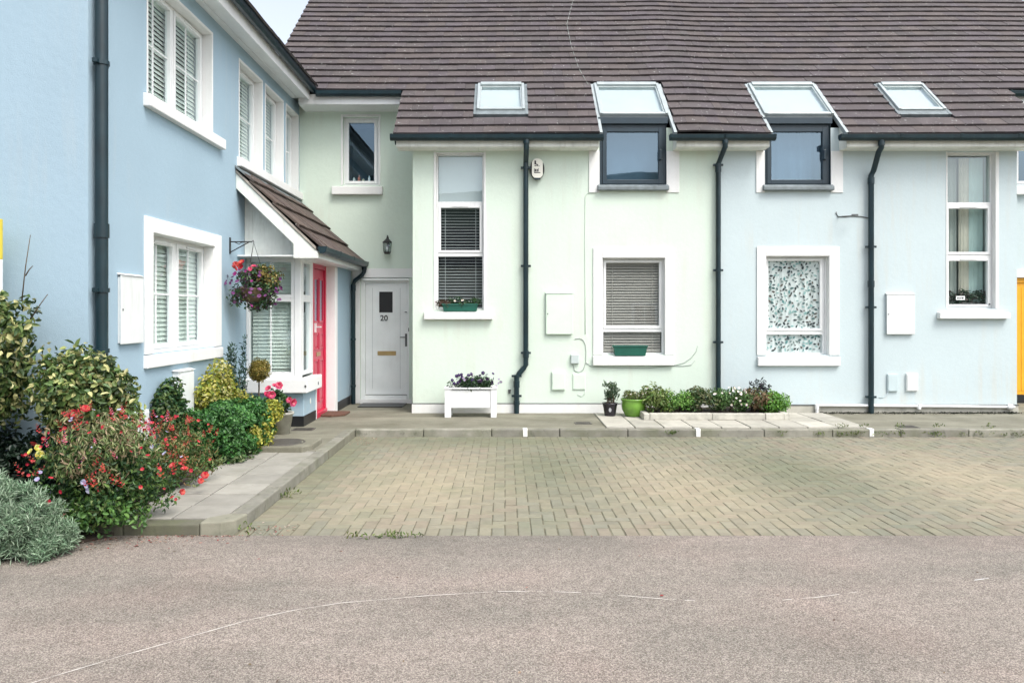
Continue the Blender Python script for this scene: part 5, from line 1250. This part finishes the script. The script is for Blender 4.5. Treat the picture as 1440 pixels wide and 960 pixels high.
for lab, px, py, w_, d_ in (('small rectangular drain cover by the bay window base',427,603.5,.28,.22),('small dark cover in pavement right of the kinked downpipe',820,595,.24,.2),('dark cover in pavement below the right hand downpipe',1276,600,.26,.2)):
    Y = F*(H-PV)/(py-440); x = U(px,Y); mb = MB(); mb.box(x-w_/2,x+w_/2,Y-d_/2,Y+d_/2,PV-.02,PV+.006)
    for k in range(5): mb.box(x-w_/2+.02,x+w_/2-.02,Y-d_/2+.02+k*.038,Y-d_/2+.035+k*.038,PV+.0065,PV+.010)
    tag(obj('drain_cover', mb, 'metal_cover', None, .002, origin=(x,Y,PV)), lab, 'drain cover', 'small drain covers')
# board at the left edge
t = thing('notice_board', 'yellow and white board on a post cut off by the left edge', 'notice board', (-4.62,6.3,.05))
mb = MB(); mb.box(-4.64,-4.60,6.32,6.36,.0,2.5); obj('post', mb, 'upvc_old', t)
mb = MB(); mb.box(-5.0,-4.128,6.29,6.318,2.09,2.42); obj('board', mb, simple('sign_yellow',(.62,.50,.05),.5,.05), t, .004); mb = MB(); mb.box(-5.0,-4.128,6.29,6.318,1.78,2.088); obj('board', mb, 'upvc', t, .004)
# ---- weeds, moss and fallen petals
def tufts(spots, per, L, Wd, cols, r):
    cl = [(np.array(p), r*rng.uniform(.6,1.3)) for p in spots]; return foliage_mesh('w', cl, per, L, Wd, cols, upright=.5, sq=(1.4,.6,.45), jitter=.7)
sp = []
for px, py in ((345,745),(341,741),(349,749),(405,700),(410,694),(352,712),(522,757),(541,757),(560,757),(586,756),(495,756),(500,607),(505,609),(560,755)):
    Y = F*H/(py-440); sp.append((U(px,Y),Y,.012))
for px in (1160,1185,1192,1200,1208,1262,1268,1300,1318,1322,1350,1375,1395,1412,1430,1150,940,948,1100,1240): sp.append((U(px,10.22)+rng.uniform(-.03,.03),10.21,.03+rng.uniform(0,.03)))
for px in (1185,1215,1265,1320,1390): sp.append((U(px,10.38),10.385,PV+.03))
o = foliage(None, tufts(sp, 16, .035, .012, [(.09,.15,.03),(.13,.19,.04),(.07,.12,.03),(.18,.2,.07)], .055), 'weeds'); tag(o, 'green weeds growing in the kerb and paving joints', 'weeds', None, 'stuff')
n = 420; PP = []
for k in range(n):
    if k < 300: x = rng.uniform(-3.3,-1.6); y = 5.15+(x+3.3)*.30+abs(rng.normal(0,.17))*-1+.35
    elif k < 360: x = -1.96+rng.random()*.3; y = rng.uniform(9.6,10.2)
    else: x = rng.uniform(-2,4); y = rng.uniform(3.2,9.5)
    PP.append((x,min(y,5.68) if x < -2 else y,.005))
PP = np.array(PP); N_ = norm(np.array([0,0,1.])+rng.normal(size=(n,3))*.15); pc = np.array([(.30,.05,.05),(.42,.22,.18),(.16,.12,.07),(.35,.25,.17),(.5,.4,.34),(.12,.07,.05)])
o = foliage(None, (PP,N_,rng.normal(size=(n,3)),np.full(n,.022)*rng.uniform(.4,1.3,n),np.full(n,.012)*rng.uniform(.5,1.3,n),pc[rng.integers(len(pc),size=n)],.1), 'fallen_petals', 'petal'); tag(o, 'fallen petals and bits of leaf on the road', 'petals', None, 'stuff')
# wet dirt along the foot of the pale blue wall
mp = []
for k in range(260):
    x = rng.uniform(4.85,8.0); mp.append((x,11.97-abs(rng.normal(0,.045)),PV+.008))
cl = [(np.array(p), .03) for p in mp]; o = foliage(None, foliage_mesh('moss', cl, 8, .022, .016, [(.025,.03,.022),(.04,.05,.025),(.02,.022,.02)], sq=(1.6,1,.35), upright=.0, up=1.2), 'moss'); tag(o, 'dark moss along the foot of the pale blue wall', 'moss', None, 'stuff')
for o, lab in zip(BOT, ('pale squat bottle, leftmost in the small recess window','red brown bottle in the small recess window','little amber bottle between two taller ones in the recess window','tall white bottle, rightmost in the small recess window')): tag(o, lab, 'bottle', 'bottles on the recess window sill')

# ================================================================== CAMERA, LIGHT
cam = bpy.data.cameras.new('camera'); cam.lens = 27; cam.sensor_width = 36; cam.shift_x = 10/1440; cam.shift_y = -40/1440; cam.clip_end = 6000; cam.clip_start = .05
co = bpy.data.objects.new('camera', cam); COL.objects.link(co); co.location = (0,0,H); co.rotation_euler = (PI/2,0,0); sc.camera = co
EL, AZ = math.radians(55), math.radians(140)          # sun high behind the viewer, a little to the right
wd = bpy.data.worlds.new('World'); sc.world = wd; wd.use_nodes = True; nt = wd.node_tree; bg = nt.nodes['Background']
sky = nt.nodes.new('ShaderNodeTexSky'); sky.sky_type = 'NISHITA'; sky.sun_disc = False; sky.sun_elevation = EL; sky.sun_rotation = AZ
sky.air_density = 1.0; sky.dust_density = 4.0; sky.ozone_density = 1.0
hs = nt.nodes.new('ShaderNodeHueSaturation'); hs.inputs['Saturation'].default_value = .45
nt.links.new(sky.outputs[0], hs.inputs['Color']); nt.links.new(hs.outputs[0], bg.inputs['Color']); bg.inputs['Strength'].default_value = .15
sl = bpy.data.lights.new('sun', 'SUN'); sl.energy = .85; sl.angle = math.radians(25); sl.color = (1,.965,.91)
so_ = bpy.data.objects.new('sun', sl); COL.objects.link(so_); so_.location = (5,-5,12)
d = Vector((math.sin(AZ)*math.cos(EL), math.cos(AZ)*math.cos(EL), math.sin(EL))); so_.rotation_euler = d.to_track_quat('Z','Y').to_euler()
sc.view_settings.view_transform = 'Standard'; sc.view_settings.look = 'None'; sc.view_settings.gamma = 1; sc.view_settings.exposure = 1.18
sc.render.engine = 'CYCLES'; sc.cycles.use_denoising = True; sc.cycles.max_bounces = 6; sc.cycles.transparent_max_bounces = 12
